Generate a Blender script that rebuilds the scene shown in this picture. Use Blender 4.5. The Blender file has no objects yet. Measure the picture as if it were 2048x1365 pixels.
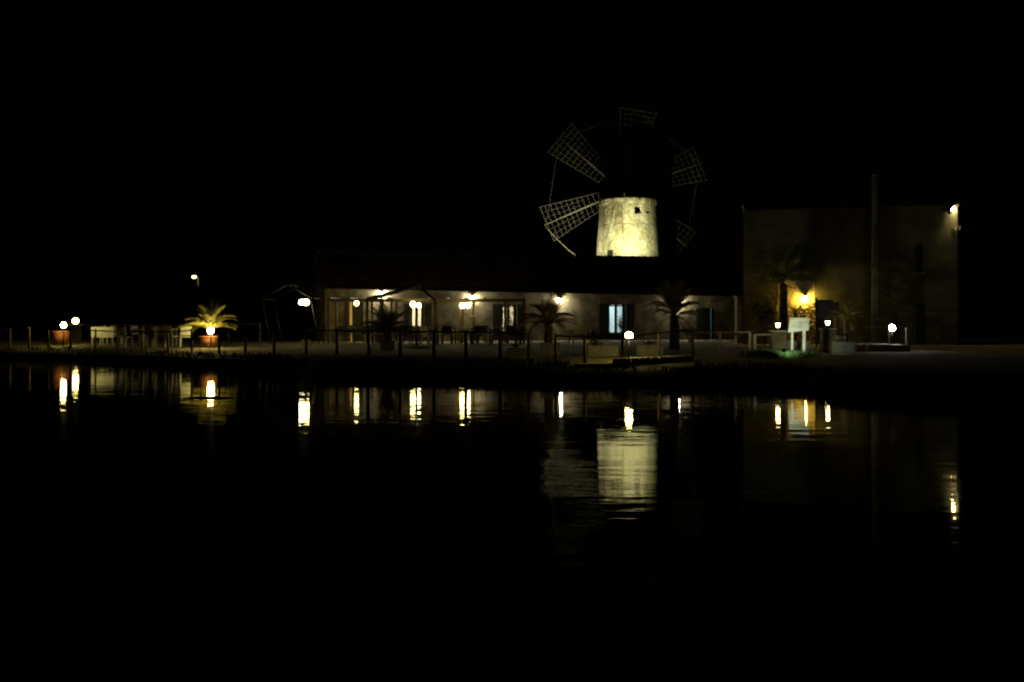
import bpy, math, random
from mathutils import Vector, Matrix, noise as mnoise
random.seed(7)
R = math.radians
S = bpy.context.scene
COL = S.collection

# ------------------------------------------------------------------ camera
F = 2100.0            # focal length in photo pixels (2048 wide)
HZ = 640.0            # horizon row in the photo
CH = 1.63             # eye height above the water
cam_d = bpy.data.cameras.new('camera')
cam = bpy.data.objects.new('camera', cam_d); COL.objects.link(cam)
cam_d.sensor_width = 36.0; cam_d.lens = 36.0*F/2048.0
cam_d.shift_y = -(682.5-HZ)/2048.0
cam_d.clip_start = 0.1; cam_d.clip_end = 2000
cam.location = (0, 0, CH); cam.rotation_euler = (R(90), 0, 0)
S.camera = cam

# ------------------------------------------------------------------ night sky and moon
w = bpy.data.worlds.new('World'); S.world = w; w.use_nodes = True
wn = w.node_tree
sky = wn.nodes.new('ShaderNodeTexSky'); sky.sky_type = 'NISHITA'; sky.sun_disc = False
sky.sun_elevation = R(4); sky.sun_rotation = R(200)
bg = wn.nodes['Background']; bg.inputs['Strength'].default_value = 0.00014
wn.links.new(sky.outputs[0], bg.inputs['Color'])
sd = bpy.data.lights.new('moon', 'SUN'); sd.energy = 0.0006; sd.angle = R(0.5); sd.color = (1, .95, .85)
so = bpy.data.objects.new('moon', sd); COL.objects.link(so)
so.rotation_euler = (R(60), 0, R(20))
S.view_settings.view_transform = 'Standard'; S.view_settings.look = 'None'
S.view_settings.exposure = -0.7; S.view_settings.gamma = 1
S.view_settings.use_curve_mapping = False
S.render.engine = 'CYCLES'
cy = S.cycles
cy.use_denoising = True; cy.use_light_tree = True
cy.max_bounces = 6; cy.diffuse_bounces = 3; cy.glossy_bounces = 3; cy.transparent_max_bounces = 12
cy.sample_clamp_indirect = 4.0; cy.pixel_filter_type = 'BLACKMAN_HARRIS'; cy.filter_width = 2.2
cy.caustics_reflective = False; cy.caustics_refractive = False

# ------------------------------------------------------------------ helpers
def PX(px, D): return (px-1024.0)/F*D
def PZ(py, D): return CH+(HZ-py)/F*D
def at(px, py, D): return Vector((PX(px, D), D, PZ(py, D)))

class MB:
    """collects shapes; build() links them as ONE mesh object"""
    def __init__(s): s.v = []; s.f = []; s.sm = []
    def add(s, vs, fs, smooth=False):
        n = len(s.v); s.v += [tuple(v) for v in vs]
        s.f += [tuple(i+n for i in f) for f in fs]; s.sm += [smooth]*len(fs); return s
    def box(s, c, d, M=None):
        x, y, z = [k/2 for k in d]; c = Vector(c)
        vs = [Vector(p) for p in ((-x,-y,-z),(x,-y,-z),(x,y,-z),(-x,y,-z),(-x,-y,z),(x,-y,z),(x,y,z),(-x,y,z))]
        if M is not None: vs = [M @ p for p in vs]
        return s.add([p+c for p in vs], [(0,3,2,1),(4,5,6,7),(0,1,5,4),(1,2,6,5),(2,3,7,6),(3,0,4,7)])
    def bar(s, a, b, w, h=None):
        a = Vector(a); b = Vector(b); h = h or w; d = b-a; L = d.length; d.normalize()
        up = Vector((0,0,1)) if abs(d.z) < .95 else Vector((0,1,0))
        x = d.cross(up).normalized(); z = x.cross(d)
        M = Matrix((x, d, z)).transposed()
        return s.box((a+b)/2, (w, L, h), M)
    def tube(s, a, b, r0, r1=None, n=8, caps=True):
        r1 = r0 if r1 is None else r1
        return s.path([a, b], [r0, r1], n, caps)
    def path(s, pts, rs, n=8, caps=True):
        pts = [Vector(p) for p in pts]; vs = []; k = len(pts)
        if not isinstance(rs, (list, tuple)): rs = [rs]*k
        px_ = None
        for i, p in enumerate(pts):
            d = (pts[min(i+1, k-1)]-pts[max(i-1, 0)]).normalized()
            if px_ is None:
                up = Vector((0,0,1)) if abs(d.z) < .9 else Vector((1,0,0))
                px_ = d.cross(up).normalized()
            else:
                px_ = (px_-d*px_.dot(d)).normalized()
            y = d.cross(px_)
            for j in range(n):
                a = 2*math.pi*j/n
                vs.append(p+(px_*math.cos(a)+y*math.sin(a))*rs[i])
        fs = []
        for i in range(k-1):
            for j in range(n):
                fs.append((i*n+j, i*n+(j+1) % n, (i+1)*n+(j+1) % n, (i+1)*n+j))
        s.add(vs, fs, n > 5)
        if caps:
            b = len(s.v)-len(vs)
            s.f += [tuple(b+j for j in reversed(range(n))), tuple(b+(k-1)*n+j for j in range(n))]; s.sm += [False, False]
        return s
    def lathe(s, prof, n=20, c=(0,0,0), smooth=True):
        c = Vector(c); vs = []; fs = []
        for r, z in prof:
            for j in range(n):
                a = 2*math.pi*j/n; vs.append(c+Vector((r*math.cos(a), r*math.sin(a), z)))
        for i in range(len(prof)-1):
            for j in range(n):
                fs.append((i*n+j, i*n+(j+1) % n, (i+1)*n+(j+1) % n, (i+1)*n+j))
        fs.append(tuple(reversed(range(n)))); k = (len(prof)-1)*n; fs.append(tuple(k+j for j in range(n)))
        return s.add(vs, fs, smooth)
    def ball(s, c, r, n=16, m=8, sz=1.0, z0=-1.0, z1=1.0):
        t0 = math.asin(max(-1, z0)); t1 = math.asin(min(1, z1)); prof = []
        for i in range(m+1):
            t = t0+(t1-t0)*i/m; prof.append((max(r*math.cos(t), .0004), r*math.sin(t)*sz))
        return s.lathe(prof, n, c)
    def data(s, name):
        me = bpy.data.meshes.new(name); me.from_pydata(s.v, [], s.f)
        me.polygons.foreach_set('use_smooth', s.sm); me.update(); return me
    def build(s, name, mat, parent=None, loc=None):
        me = s.data(name); return obj(name, me, mat, parent, loc)

def obj(name, me, mat, parent=None, loc=None):
    if mat is not None and not me.materials: me.materials.append(mat)
    o = bpy.data.objects.new(name, me); COL.objects.link(o)
    if parent: o.parent = parent
    if loc is not None: o.location = loc
    return o
def thing(name, label, cat, loc=(0,0,0), rz=0.0, group=None):
    o = bpy.data.objects.new(name, None); COL.objects.link(o); o.empty_display_size = .2
    o.location = loc; o.rotation_euler = (0, 0, rz); return tag(o, label, cat, group)
def tag(o, label, cat, group=None):
    o['label'] = label; o['category'] = cat
    if group: o['group'] = group
    return o

# ------------------------------------------------------------------ materials
def nodes(name):
    m = bpy.data.materials.new(name); m.use_nodes = True
    return m, m.node_tree, m.node_tree.nodes['Principled BSDF']
def mat(name, c, rough=.8, c2=None, scale=6.0, bump=0.0, metal=0.0, stretch=(1,1,1), detail=6.0, lo=.35, hi=.65):
    m, t, p = nodes(name)
    p.inputs['Roughness'].default_value = rough; p.inputs['Metallic'].default_value = metal
    c2 = c2 or tuple(k*.62 for k in c)
    tc = t.nodes.new('ShaderNodeTexCoord'); mp = t.nodes.new('ShaderNodeMapping'); mp.inputs['Scale'].default_value = stretch
    nz = t.nodes.new('ShaderNodeTexNoise'); nz.inputs['Scale'].default_value = scale; nz.inputs['Detail'].default_value = detail
    cr = t.nodes.new('ShaderNodeValToRGB'); cr.color_ramp.elements[0].position = lo; cr.color_ramp.elements[1].position = hi
    cr.color_ramp.elements[0].color = (*c2, 1); cr.color_ramp.elements[1].color = (*c, 1)
    t.links.new(tc.outputs['Object'], mp.inputs[0]); t.links.new(mp.outputs[0], nz.inputs['Vector'])
    t.links.new(nz.outputs['Fac'], cr.inputs[0]); t.links.new(cr.outputs[0], p.inputs['Base Color'])
    if bump:
        b = t.nodes.new('ShaderNodeBump'); b.inputs['Strength'].default_value = 1; b.inputs['Distance'].default_value = bump
        t.links.new(nz.outputs['Fac'], b.inputs['Height']); t.links.new(b.outputs[0], p.inputs['Normal'])
    return m
def emis(name, c, strength):
    m, t, p = nodes(name)
    p.inputs['Base Color'].default_value = (.8, .8, .78, 1)
    p.inputs['Emission Color'].default_value = (*c, 1); p.inputs['Emission Strength'].default_value = strength
    return m
M = {}
M['sand'] = mat('sandy_earth', (.21, .18, .095), .95, (.09, .078, .04), 1.4, .02)
M['mud'] = mat('dark_bank', (.035, .034, .024), .95, (.015, .016, .011), 2.2, .05)
M['plaster'] = mat('old_plaster', (.25, .21, .115), .92, (.10, .08, .04), 1.5, .03, detail=11, lo=.38, hi=.62)
M['plaster_house'] = mat('house_plaster', (.165, .15, .095), .93, (.075, .068, .044), 1.1, .03, detail=11)
M['lamp_pool'] = mat('lamp_pool_plaster', (.62, .50, .28), .92, (.30, .23, .13), 3.2, .03, detail=11, stretch=(1.6,1,.6))
M['rubble'] = mat('rubble_stone', (.55, .43, .25), .9, (.30, .21, .12), 9, .015)
M['mortar'] = mat('dark_mortar', (.16, .12, .08), .95)
M['tile'] = mat('clay_roof_tile', (.10, .06, .038), .9, (.045, .03, .022), 3)
M['wood_dark'] = mat('dark_stained_wood', (.055, .036, .022), .7, None, 12, .002, stretch=(1,1,.15))
M['wood_mid'] = mat('weathered_wood', (.13, .088, .05), .75, None, 12, .003, stretch=(1,1,.2))
M['wood_pale'] = mat('pale_weathered_wood', (.50, .44, .32), .8, (.33, .28, .19), 10, .003, stretch=(1,1,.2))
M['lath'] = mat('sail_lath_wood', (.085, .082, .07), .8, None, 8)
M['stock'] = mat('sail_stock_wood', (.19, .18, .14), .8, None, 8)
M['shutter'] = mat('dark_green_shutter', (.025, .030, .022), .5)
M['shutter_red'] = mat('dark_brown_shutter', (.055, .022, .015), .5)
M['frame_dark'] = mat('dark_frame_paint', (.03, .025, .02), .5)
M['metal_dark'] = mat('dark_metal', (.02, .02, .02), .45, metal=.6)
M['metal_bronze'] = mat('dark_bronze_metal', (.034, .03, .026), .5)
M['metal_grey'] = mat('grey_galvanised', (.30, .30, .30), .45, metal=.5)
M['white_plastic'] = mat('white_plastic', (.60, .59, .50), .5, (.46, .45, .38), 3)
M['white_paint'] = mat('white_painted_board', (.72, .73, .66), .6, (.46, .46, .38), 4.5, lo=.3, hi=.55, stretch=(1,1,1.6))
M['white_room'] = mat('white_room_paint', (.80, .80, .78), .9, (.72, .72, .70))
M['terracotta'] = mat('terracotta', (.30, .105, .04), .85, (.19, .06, .026), 5)
M['concrete'] = mat('grey_concrete', (.30, .30, .27), .92, (.20, .20, .18), 4, .006)
M['pole'] = mat('concrete_pole', (.25, .235, .19), .9, (.15, .145, .115), 5, .004, stretch=(1,1,.3))
M['stone'] = mat('edge_stone', (.36, .32, .23), .9, (.20, .17, .12), 7, .02)
M['leaf_palm'] = mat('palm_leaf', (.24, .20, .035), .45, (.14, .135, .028), 3)
M['leaf'] = mat('shrub_leaf', (.055, .08, .025), .55, (.03, .05, .015), 4)
M['conifer'] = mat('conifer_leaf', (.06, .065, .02), .7, (.03, .04, .012), 5)
M['grass'] = mat('grass_blade', (.05, .12, .025), .6, (.03, .07, .015), 3)
M['scrub'] = mat('dry_scrub', (.06, .06, .03), .8, (.025, .03, .014), 2)
M['trunk'] = mat('palm_trunk', (.16, .11, .07), .95, (.06, .04, .025), 9, .03)
M['chair_dark'] = mat('dark_wicker', (.04, .032, .026), .6)
M['cloth'] = mat('table_linen', (.42, .38, .33), .9)
M['old_rope'] = mat('grey_old_rope', (.07, .065, .055), .9)
M['rope'] = mat('hemp_rope', (.40, .33, .20), .9)
M['wire'] = mat('black_cable', (.015, .015, .015), .6)
M['dark_hole'] = mat('unlit_inside', (.03, .026, .02), .95)
M['cap'] = mat('mill_cap_boards', (.05, .045, .04), .85, None, 6)
# lamps
WARM = (1.0, .80, .24); SOFT = (1.0, .90, .52); COOL = (1.0, .95, .86); ORANGE = (1.0, .69, .10)
M['em_warm'] = emis('warm_globe_glow', WARM, 60)
M['em_bright'] = emis('bright_globe_glow', WARM, 330)
M['em_dome'] = emis('dome_globe_glow', WARM, 150)
M['em_left'] = emis('left_globe_glow', WARM, 240)
M['em_soft'] = emis('soft_white_glow', SOFT, 60)
M['em_cool'] = emis('cool_white_glow', COOL, 120)
M['em_wall'] = emis('wall_bulb_glow', (1.0, .94, .74), 2000)
M['em_orange'] = emis('sodium_bulb_glow', ORANGE, 720)
M['em_flood'] = emis('floodlight_glow', (1.0, .84, .34), 230)
M['em_street'] = emis('street_lamp_glow', (1.0, .70, .20), 16)
M['em_lantern'] = emis('lantern_glow', (1.0, .72, .32), 50)
M['em_room_cyan'] = emis('cold_tube_glow', (.66, .95, 1.0), 300)
M['em_room_blue'] = emis('dim_blue_glow', (.35, .80, 1.0), 30)
M['em_room_cream'] = emis('warm_ceiling_glow', (1.0, .86, .48), 210)
M['em_room_orange'] = emis('amber_ceiling_glow', (1.0, .55, .12), 70)

def glass_mat():
    m, t, p = nodes('window_glass')
    tr = t.nodes.new('ShaderNodeBsdfTransparent'); gl = t.nodes.new('ShaderNodeBsdfGlossy'); gl.inputs['Roughness'].default_value = .03
    mx = t.nodes.new('ShaderNodeMixShader'); mx.inputs[0].default_value = .07
    t.links.new(tr.outputs[0], mx.inputs[1]); t.links.new(gl.outputs[0], mx.inputs[2])
    t.links.new(mx.outputs[0], t.nodes['Material Output'].inputs['Surface']); return m
M['glass'] = glass_mat()

def tower_mat():
    m, t, p = nodes('mill_tower_plaster'); N = t.nodes.new; L = t.links.new
    p.inputs['Roughness'].default_value = .95
    tc = N('ShaderNodeTexCoord')
    def ns(scale, detail=8, st=(1,1,1), dist=0):
        mp = N('ShaderNodeMapping'); mp.inputs['Scale'].default_value = st; L(tc.outputs['Object'], mp.inputs[0])
        n = N('ShaderNodeTexNoise'); n.inputs['Scale'].default_value = scale; n.inputs['Detail'].default_value = detail
        n.inputs['Distortion'].default_value = dist; L(mp.outputs[0], n.inputs['Vector']); return n.outputs['Fac']
    def ramp(x, a, b, c0=(0,0,0), c1=(1,1,1)):
        r = N('ShaderNodeValToRGB'); r.color_ramp.elements[0].position = a; r.color_ramp.elements[1].position = b
        r.color_ramp.elements[0].color = (*c0, 1); r.color_ramp.elements[1].color = (*c1, 1); L(x, r.inputs[0]); return r.outputs[0]
    def mix(f, a, b):
        x = N('ShaderNodeMix'); x.data_type = 'RGBA'; L(f, x.inputs[0])
        for s_, i in ((a, 6), (b, 7)):
            if isinstance(s_, tuple): x.inputs[i].default_value = (*s_, 1)
            else: L(s_, x.inputs[i])
        return x.outputs[2]
    def math_(op, a, b):
        x = N('ShaderNodeMath'); x.operation = op
        for s_, i in ((a, 0), (b, 1)):
            if isinstance(s_, (int, float)): x.inputs[i].default_value = s_
            else: L(s_, x.inputs[i])
        return x.outputs[0]
    base = mix(ramp(ns(1.5, 11), .38, .62), (.34, .305, .205), (.60, .57, .45))
    base = mix(ramp(ns(5, 9), .50, .68), base, (.66, .64, .54))
    base = mix(math_('MULTIPLY', ramp(ns(4.2, 10, (1,1,1), .6), .54, .66), .35), base, (.24, .21, .13))
    # brown rain streaks running down under the cornice
    sx = N('ShaderNodeSeparateXYZ'); L(tc.outputs['Object'], sx.inputs[0])
    high = ramp(sx.outputs['Z'], 0, 1)
    mr = N('ShaderNodeMapRange'); L(sx.outputs['Z'], mr.inputs[0]); mr.inputs[1].default_value = 5.6; mr.inputs[2].default_value = 8.7
    stre = math_('MULTIPLY', ramp(ns(2.4, 8, (1,1,.14)), .42, .60), mr.outputs[0])
    base = mix(math_('MULTIPLY', stre, .85), base, (.17, .13, .065))
    # an old day joint: one ragged horizontal crack right round the tower
    zc = math_('ABSOLUTE', math_('ADD', math_('SUBTRACT', sx.outputs['Z'], PZ(448, 66.2)-.48), math_('MULTIPLY', math_('SUBTRACT', ns(3, 4), .5), .12)), 0)
    base = mix(math_('MULTIPLY', math_('MULTIPLY', ramp(zc, .012, .035, (1,1,1), (0,0,0)), ramp(ns(2.2, 3), .42, .52)), .85), base, (.07, .05, .03))
    # one big dark stain with its own ragged outline
    vd = N('ShaderNodeVectorMath'); vd.operation = 'DISTANCE'; mp = N('ShaderNodeMapping'); L(tc.outputs['Object'], mp.inputs[0])
    mp.inputs['Location'].default_value = (1.0, 0, -8.05*.55); mp.inputs['Scale'].default_value = (1, 0, .55)
    L(mp.outputs[0], vd.inputs[0]); vd.inputs[1].default_value = (0, 0, 0)
    d = math_('ADD', vd.outputs['Value'], math_('MULTIPLY', math_('SUBTRACT', ns(3.2, 8), .5), 1.3))
    base = mix(math_('MULTIPLY', ramp(d, .18, .62, (1,1,1), (0,0,0)), .82), base, (.13, .095, .045))
    # cracks and lichen
    base = mix(math_('MULTIPLY', ramp(ns(5, 9, (1,1,2.2), 1.2), .30, .40, (1,1,1), (0,0,0)), .7), base, (.10, .08, .05))
    mr2 = N('ShaderNodeMapRange'); L(sx.outputs['X'], mr2.inputs[0]); mr2.inputs[1].default_value = .9; mr2.inputs[2].default_value = 1.9
    base = mix(math_('MULTIPLY', math_('MULTIPLY', ramp(ns(4, 8), .47, .6), mr2.outputs[0]), .8), base, (.16, .19, .07))
    L(base, p.inputs['Base Color'])
    b = N('ShaderNodeBump'); b.inputs['Distance'].default_value = .09; L(ns(6, 10), b.inputs['Height']); L(b.outputs[0], p.inputs['Normal'])
    return m
M['tower'] = tower_mat()

def water_mat():
    m, t, p = nodes('salt_pan_water'); N = t.nodes.new; L = t.links.new
    p.inputs['Base Color'].default_value = (.003, .004, .004, 1)
    p.inputs['Roughness'].default_value = .025; p.inputs['IOR'].default_value = 1.33
    geo = N('ShaderNodeNewGeometry'); acc = None
    # ripple slopes taken straight from noise: two sizes of gentle cross-wind ripple
    for sc_, st, amp in ((1.0, (.8, 7.0, 1), .0090), (1.0, (2.8, 21.0, 1), .0125), (1.0, (.15, 2.0, 1), .003)):
        mp = N('ShaderNodeMapping'); mp.inputs['Scale'].default_value = st; L(geo.outputs['Position'], mp.inputs[0])
        nz = N('ShaderNodeTexNoise'); nz.inputs['Scale'].default_value = sc_; nz.inputs['Detail'].default_value = 3
        L(mp.outputs[0], nz.inputs['Vector'])
        a = N('ShaderNodeVectorMath'); a.operation = 'SUBTRACT'; L(nz.outputs['Color'], a.inputs[0]); a.inputs[1].default_value = (.5, .5, .5)
        b = N('ShaderNodeVectorMath'); b.operation = 'MULTIPLY'; L(a.outputs[0], b.inputs[0]); b.inputs[1].default_value = (amp*.8, amp*4, 0)
        if acc is None: acc = b.outputs[0]
        else:
            s_ = N('ShaderNodeVectorMath'); s_.operation = 'ADD'; L(acc, s_.inputs[0]); L(b.outputs[0], s_.inputs[1]); acc = s_.outputs[0]
    u = N('ShaderNodeVectorMath'); u.operation = 'ADD'; L(acc, u.inputs[0]); u.inputs[1].default_value = (0, 0, 1)
    n = N('ShaderNodeVectorMath'); n.operation = 'NORMALIZE'; L(u.outputs[0], n.inputs[0]); L(n.outputs[0], p.inputs['Normal'])
    return m
M['water'] = water_mat()

# ------------------------------------------------------------------ the setting: water and shore
mb = MB(); mb.add([(-700,-120,0),(700,-120,0),(700,300,0),(-700,300,0)], [(0,1,2,3)])
o = mb.build('water', M['water']); o['kind'] = 'structure'; o['label'] = 'calm black salt pan water mirroring the lamps'

CREST = [(-3000,60),(-300,50),(0,45.5),(130,43.5),(300,39.5),(420,36.5),(560,34),(640,30.4),(800,29.6),(1100,28.6),(1250,28.0),(1400,27.4),
         (1600,25.6),(1680,23.4),(1800,22.0),(1950,21.2),(2300,20),(5000,18)]
def crest(px):
    for (a, da), (b, db) in zip(CREST, CREST[1:]):
        if px <= b:
            k = max(0, (px-a)/(b-a)); return da+(db-da)*k
    return CREST[-1][1]
def sm(k): k = max(0, min(1, k)); return k*k*(3-2*k)
def ground_z(x, y):
    px = 1024+F*x/max(y, 1)
    s_ = y-crest(px)
    n = mnoise.noise(Vector((x*.55, y*.55, 0)))*.05+mnoise.noise(Vector((x*2.1, y*2.1, 3)))*.025
    if s_ < 0:
        k = sm(1+s_/2.4); return -.45+(.30+.45)*k+n*1.6*(1-abs(2*k-1)*.4)
    return .30+.20*sm(s_/4.0)+n*max(.18, 1-s_/3)
rows = [-4,-3,-2.6,-2.3,-2.0,-1.75,-1.5,-1.25,-1.0,-.8,-.6,-.4,-.2,0,.2,.4,.65,.9,1.2,1.5,1.9,2.3,2.8,3.4,4,4.8,5.8,7,8.5,10,12,14,17,20,24,28,34,42,60,90,150,260,420]
ts = [-2.2,-1.6,-1.2,-.95,-.8]+[-.7+i*.0125 for i in range(113)]+[.8,.95,1.2,1.6,2.2]
vs = []; fs = []; mi = []
for t_ in ts:
    c_ = crest(1024+F*t_)
    for r_ in rows:
        y = c_+r_; x = t_*y; vs.append((x, y, ground_z(x, y)))
nr = len(rows)
for i in range(len(ts)-1):
    for j in range(nr-1):
        fs.append((i*nr+j, (i+1)*nr+j, (i+1)*nr+j+1, i*nr+j+1))
        wob = mnoise.noise(Vector((ts[i]*25, 0, 1)))*1.0
        mi.append(0 if rows[j] > 1.3+wob else 1)
me = bpy.data.meshes.new('ground'); me.from_pydata(vs, [], fs)
me.materials.append(M['sand']); me.materials.append(M['mud'])
me.polygons.foreach_set('material_index', mi); me.polygons.foreach_set('use_smooth', [True]*len(fs)); me.update()
g = obj('ground', me, None); g['kind'] = 'structure'; g['label'] = 'dark earth shore and sandy terrace behind the water'
def gz(px, D): return ground_z(PX(px, D), D)
def base(px, D, dz=0.0): return Vector((PX(px, D), D, gz(px, D)+dz))

# ------------------------------------------------------------------ long low restaurant building
BL = Vector((PX(650, 54), 54, .48)); BR = Vector((PX(1482, 60), 60, .48))
BANG = math.atan2(BR.y-BL.y, BR.x-BL.x); BLEN = (BR-BL).xy.length
bu = Vector((math.cos(BANG), math.sin(BANG), 0)); bn = Vector((math.sin(BANG), -math.cos(BANG), 0))
def wall_x(px, off=0.0):      # distance along the facade (off metres in front of it) seen at a photo column
    k = (px-1024)/F; o_ = BL+bn*off
    return (k*o_.y-o_.x)/(bu.x-k*bu.y)
def wall_D(px): return (BL+bu*wall_x(px)).y
def wall_z(px, py): return PZ(py, wall_D(px))-BL.z     # local height
bld = thing('long_building', 'long low stone restaurant building with tiled roof across the water', 'building', BL, BANG)
TOPL, TOPR = PZ(573, 54)-.48, PZ(589, 60)-.48
def top_at(x): return TOPL+(TOPR-TOPL)*x/BLEN
opens = []   # x0,x1,z0,z1,name
def op(px0, px1, pyt, pyb=None):
    a, b = wall_x(px0), wall_x(px1); zt = wall_z((px0+px1)/2, pyt)
    zb = 0.0 if pyb is None else wall_z((px0+px1)/2, pyb)
    opens.append((a, b, zb, zt)); return opens[-1]
opA = op(697, 727, 599); opB = op(821, 848, 607); opD = op(1003, 1033, 609); opE = op(1217, 1251, 608); opF = op(1408, 1430, 616)
mb = MB(); TH = .42
def wallpiece(x0, x1, z0, z1a, z1b):
    mb.add([(x0,0,z0),(x1,0,z0),(x1,TH,z0),(x0,TH,z0),(x0,0,z1a),(x1,0,z1b),(x1,TH,z1b),(x0,TH,z1a)],
           [(0,3,2,1),(4,5,6,7),(0,1,5,4),(1,2,6,5),(2,3,7,6),(3,0,4,7)])
cur = 0.0
for x0, x1, z0, z1 in sorted(opens):
    wallpiece(cur, x0, -.3, top_at(cur), top_at(x0))
    wallpiece(x0, x1, z1, top_at(x0), top_at(x1))
    if z0 > 0: wallpiece(x0, x1, -.3, z0, z0)
    cur = x1
wallpiece(cur, BLEN, -.3, top_at(cur), TOPR)
mb.build('wall', M['plaster'], bld)
DEPTH = 6.4
RIDGE = PZ(517, 61.6)-.48
mb = MB()   # gable ends and back wall
for x0, x1, t_ in ((-.01, .40, TOPL), (BLEN-.40, BLEN+.01, TOPR)):
    mb.add([(x0,TH,-.3),(x1,TH,-.3),(x1,DEPTH,-.3),(x0,DEPTH,-.3),(x0,TH,t_),(x1,TH,t_),(x1,DEPTH,t_),(x0,DEPTH,t_),(x0,DEPTH/2,RIDGE-.12),(x1,DEPTH/2,RIDGE-.12)],
           [(0,3,2,1),(0,1,5,4),(1,2,6,9,5),(2,3,7,6),(3,0,4,8,7),(4,5,9,8),(6,7,8,9)])
mb.box((BLEN/2, DEPTH-.2, 1.3), (BLEN-.8, .4, 3.2))
mb.build('end_wall', M['plaster'], bld)
# barrel-tile roof: every tile column is a real rib, every course a step
mb = MB(); pitch = .21; ncol = int((BLEN+.6)/pitch)
for side in (0, 1):
    nc = 9; vs = []; fs = []; kx = 4
    xs = [-.3+i*pitch/kx for i in range(ncol*kx+1)]
    prof = []
    for c_ in range(nc): prof += [(c_/nc, 0.0), ((c_+.98)/nc, .035)]
    for x in xs:
        ph = (x+.3)/pitch; rib = abs(math.sin(math.pi*ph))*.055
        eave = top_at(max(0, min(BLEN, x)))
        for k, st in prof:
            jit = mnoise.noise(Vector((math.floor(ph)*1.7, math.floor(k*nc)*2.3, side)))*.012
            y = DEPTH/2-(DEPTH/2+.35)*(1-k) if side == 0 else DEPTH/2+(DEPTH/2+.35)*(1-k)
            z = eave-.06+(RIDGE-eave+.06)*k+rib-st+jit+mnoise.noise(Vector((x*.35, k*2, 5)))*.03
            vs.append((x, y, z+.04))
    m_ = len(prof)
    for i in range(len(xs)-1):
        for j in range(m_-1): fs.append((i*m_+j, (i+1)*m_+j, (i+1)*m_+j+1, i*m_+j+1))
    mb.add(vs, fs)
rf = mb.build('roof', M['tile'], bld); rf['kind'] = 'stuff'
mb = MB(); x = -.3
while x < BLEN+.25:
    z = RIDGE+.03+mnoise.noise(Vector((x*.35, 2, 5)))*.03
    mb.path([(x, DEPTH/2, z), (x+.44, DEPTH/2, z+.012)], [.10, .12], 8); x += .40
o = mb.build('ridge_tiles', M['tile'], bld); o['kind'] = 'stuff'
mb = MB(); mb.bar((-.2, -.3, TOPL-.10), (BLEN+.2, -.3, TOPR-.10), .09, .08); mb.build('gutter', M['metal_dark'], bld)
mb = MB(); mb.bar((-.2, -.02, TOPL-.06), (BLEN+.2, -.02, TOPR-.06), .46, .04); mb.build('eave_board', M['wood_dark'], bld)

def room(o_, em, lamp_at, dpt=2.6, m_=1.2, lampsize=(.5,.5)):
    x0, x1, z0, z1 = o_; a, b = x0-m_, x1+m_; y0, y1 = TH+.01, TH+dpt; zc = 2.62
    r = MB().add([(a,y0,.02),(b,y0,.02),(b,y1,.02),(a,y1,.02),(a,y0,zc),(b,y0,zc),(b,y1,zc),(a,y1,zc)],
                 [(0,1,2,3),(4,7,6,5),(2,6,7,3),(0,3,7,4),(1,5,6,2)])
    r.build('room', M['white_room'], bld)
    MB().box(((x0+x1)/2+lamp_at[0], TH+lamp_at[1], zc-.06+lamp_at[2]), (*lampsize, .08)).build('ceiling_lamp', em, bld)
def leaf(x0, x1, z0, z1, y, mt, name='shutter', slats=True):
    f_ = MB(); w_ = min(.07, (x1-x0)*.3)
    if name == 'door': f_.box(((x0+x1)/2, y+.03, (z0+z1)/2), (x1-x0, .012, z1-z0))
    f_.box((x0+w_/2, y, (z0+z1)/2), (w_, .05, z1-z0)); f_.box((x1-w_/2, y, (z0+z1)/2), (w_, .05, z1-z0))
    for z in (z0+w_/2, (z0+z1)/2, z1-w_/2): f_.box(((x0+x1)/2, y, z), (x1-x0-2*w_, .048, w_))
    s_ = f_.build(name, mt, bld)
    if slats:
        for za, zb in ((z0+w_, (z0+z1)/2-w_/2), ((z0+z1)/2+w_/2, z1-w_)):
            n = int((zb-za)/.075); sl = MB()
            for i in range(n):
                sl.box(((x0+x1)/2, y, za+(i+.5)*(zb-za)/n), (x1-x0-2*w_-.004, .012, .07), Matrix.Rotation(R(38), 3, 'X'))
            q = sl.build('louvres', mt, s_)
    return s_
def glazed(o_, frac=((0, .5), (.5, 1)), zb=.75):
    x0, x1, z0, z1 = o_; W = x1-x0
    MB().bar((x0+.025, .2, 0), (x0+.025, .2, z1), .05, .08).bar((x1-.025, .2, 0), (x1-.025, .2, z1), .05, .08).bar((x0+.05, .2, z1-.03), (x1-.05, .2, z1-.03), .08, .06).build('door_frame', M['frame_dark'], bld)
    for a, b in frac:
        xa, xb = x0+.05+(W-.1)*a+.004, x0+.05+(W-.1)*b-.004; e = .075
        d_ = MB()
        d_.box((xa+e/2, .2, (z1-.06)/2+.01), (e, .05, z1-.08)); d_.box((xb-e/2, .2, (z1-.06)/2+.01), (e, .05, z1-.08))
        d_.box(((xa+xb)/2, .2, zb/2), (xb-xa-2*e, .046, zb-.02)); d_.box(((xa+xb)/2, .2, z1-.11), (xb-xa-2*e, .046, .08))
        dl = d_.build('glazed_door', M['frame_dark'], bld)
        MB().box(((xa+xb)/2, .2, (zb+z1-.15)/2), (xb-xa-2*e, .008, z1-.16-zb)).build('pane', M['glass'], dl)
        MB().tube((xb-e/2, .165, 1.05), (xb-e/2, .12, 1.05), .012).bar((xb-e/2, .12, 1.05), (xb-e/2-.1, .12, 1.05), .018).build('handle', M['metal_grey'], dl)
def zpx(px, py): return wall_z(px, py)
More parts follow.
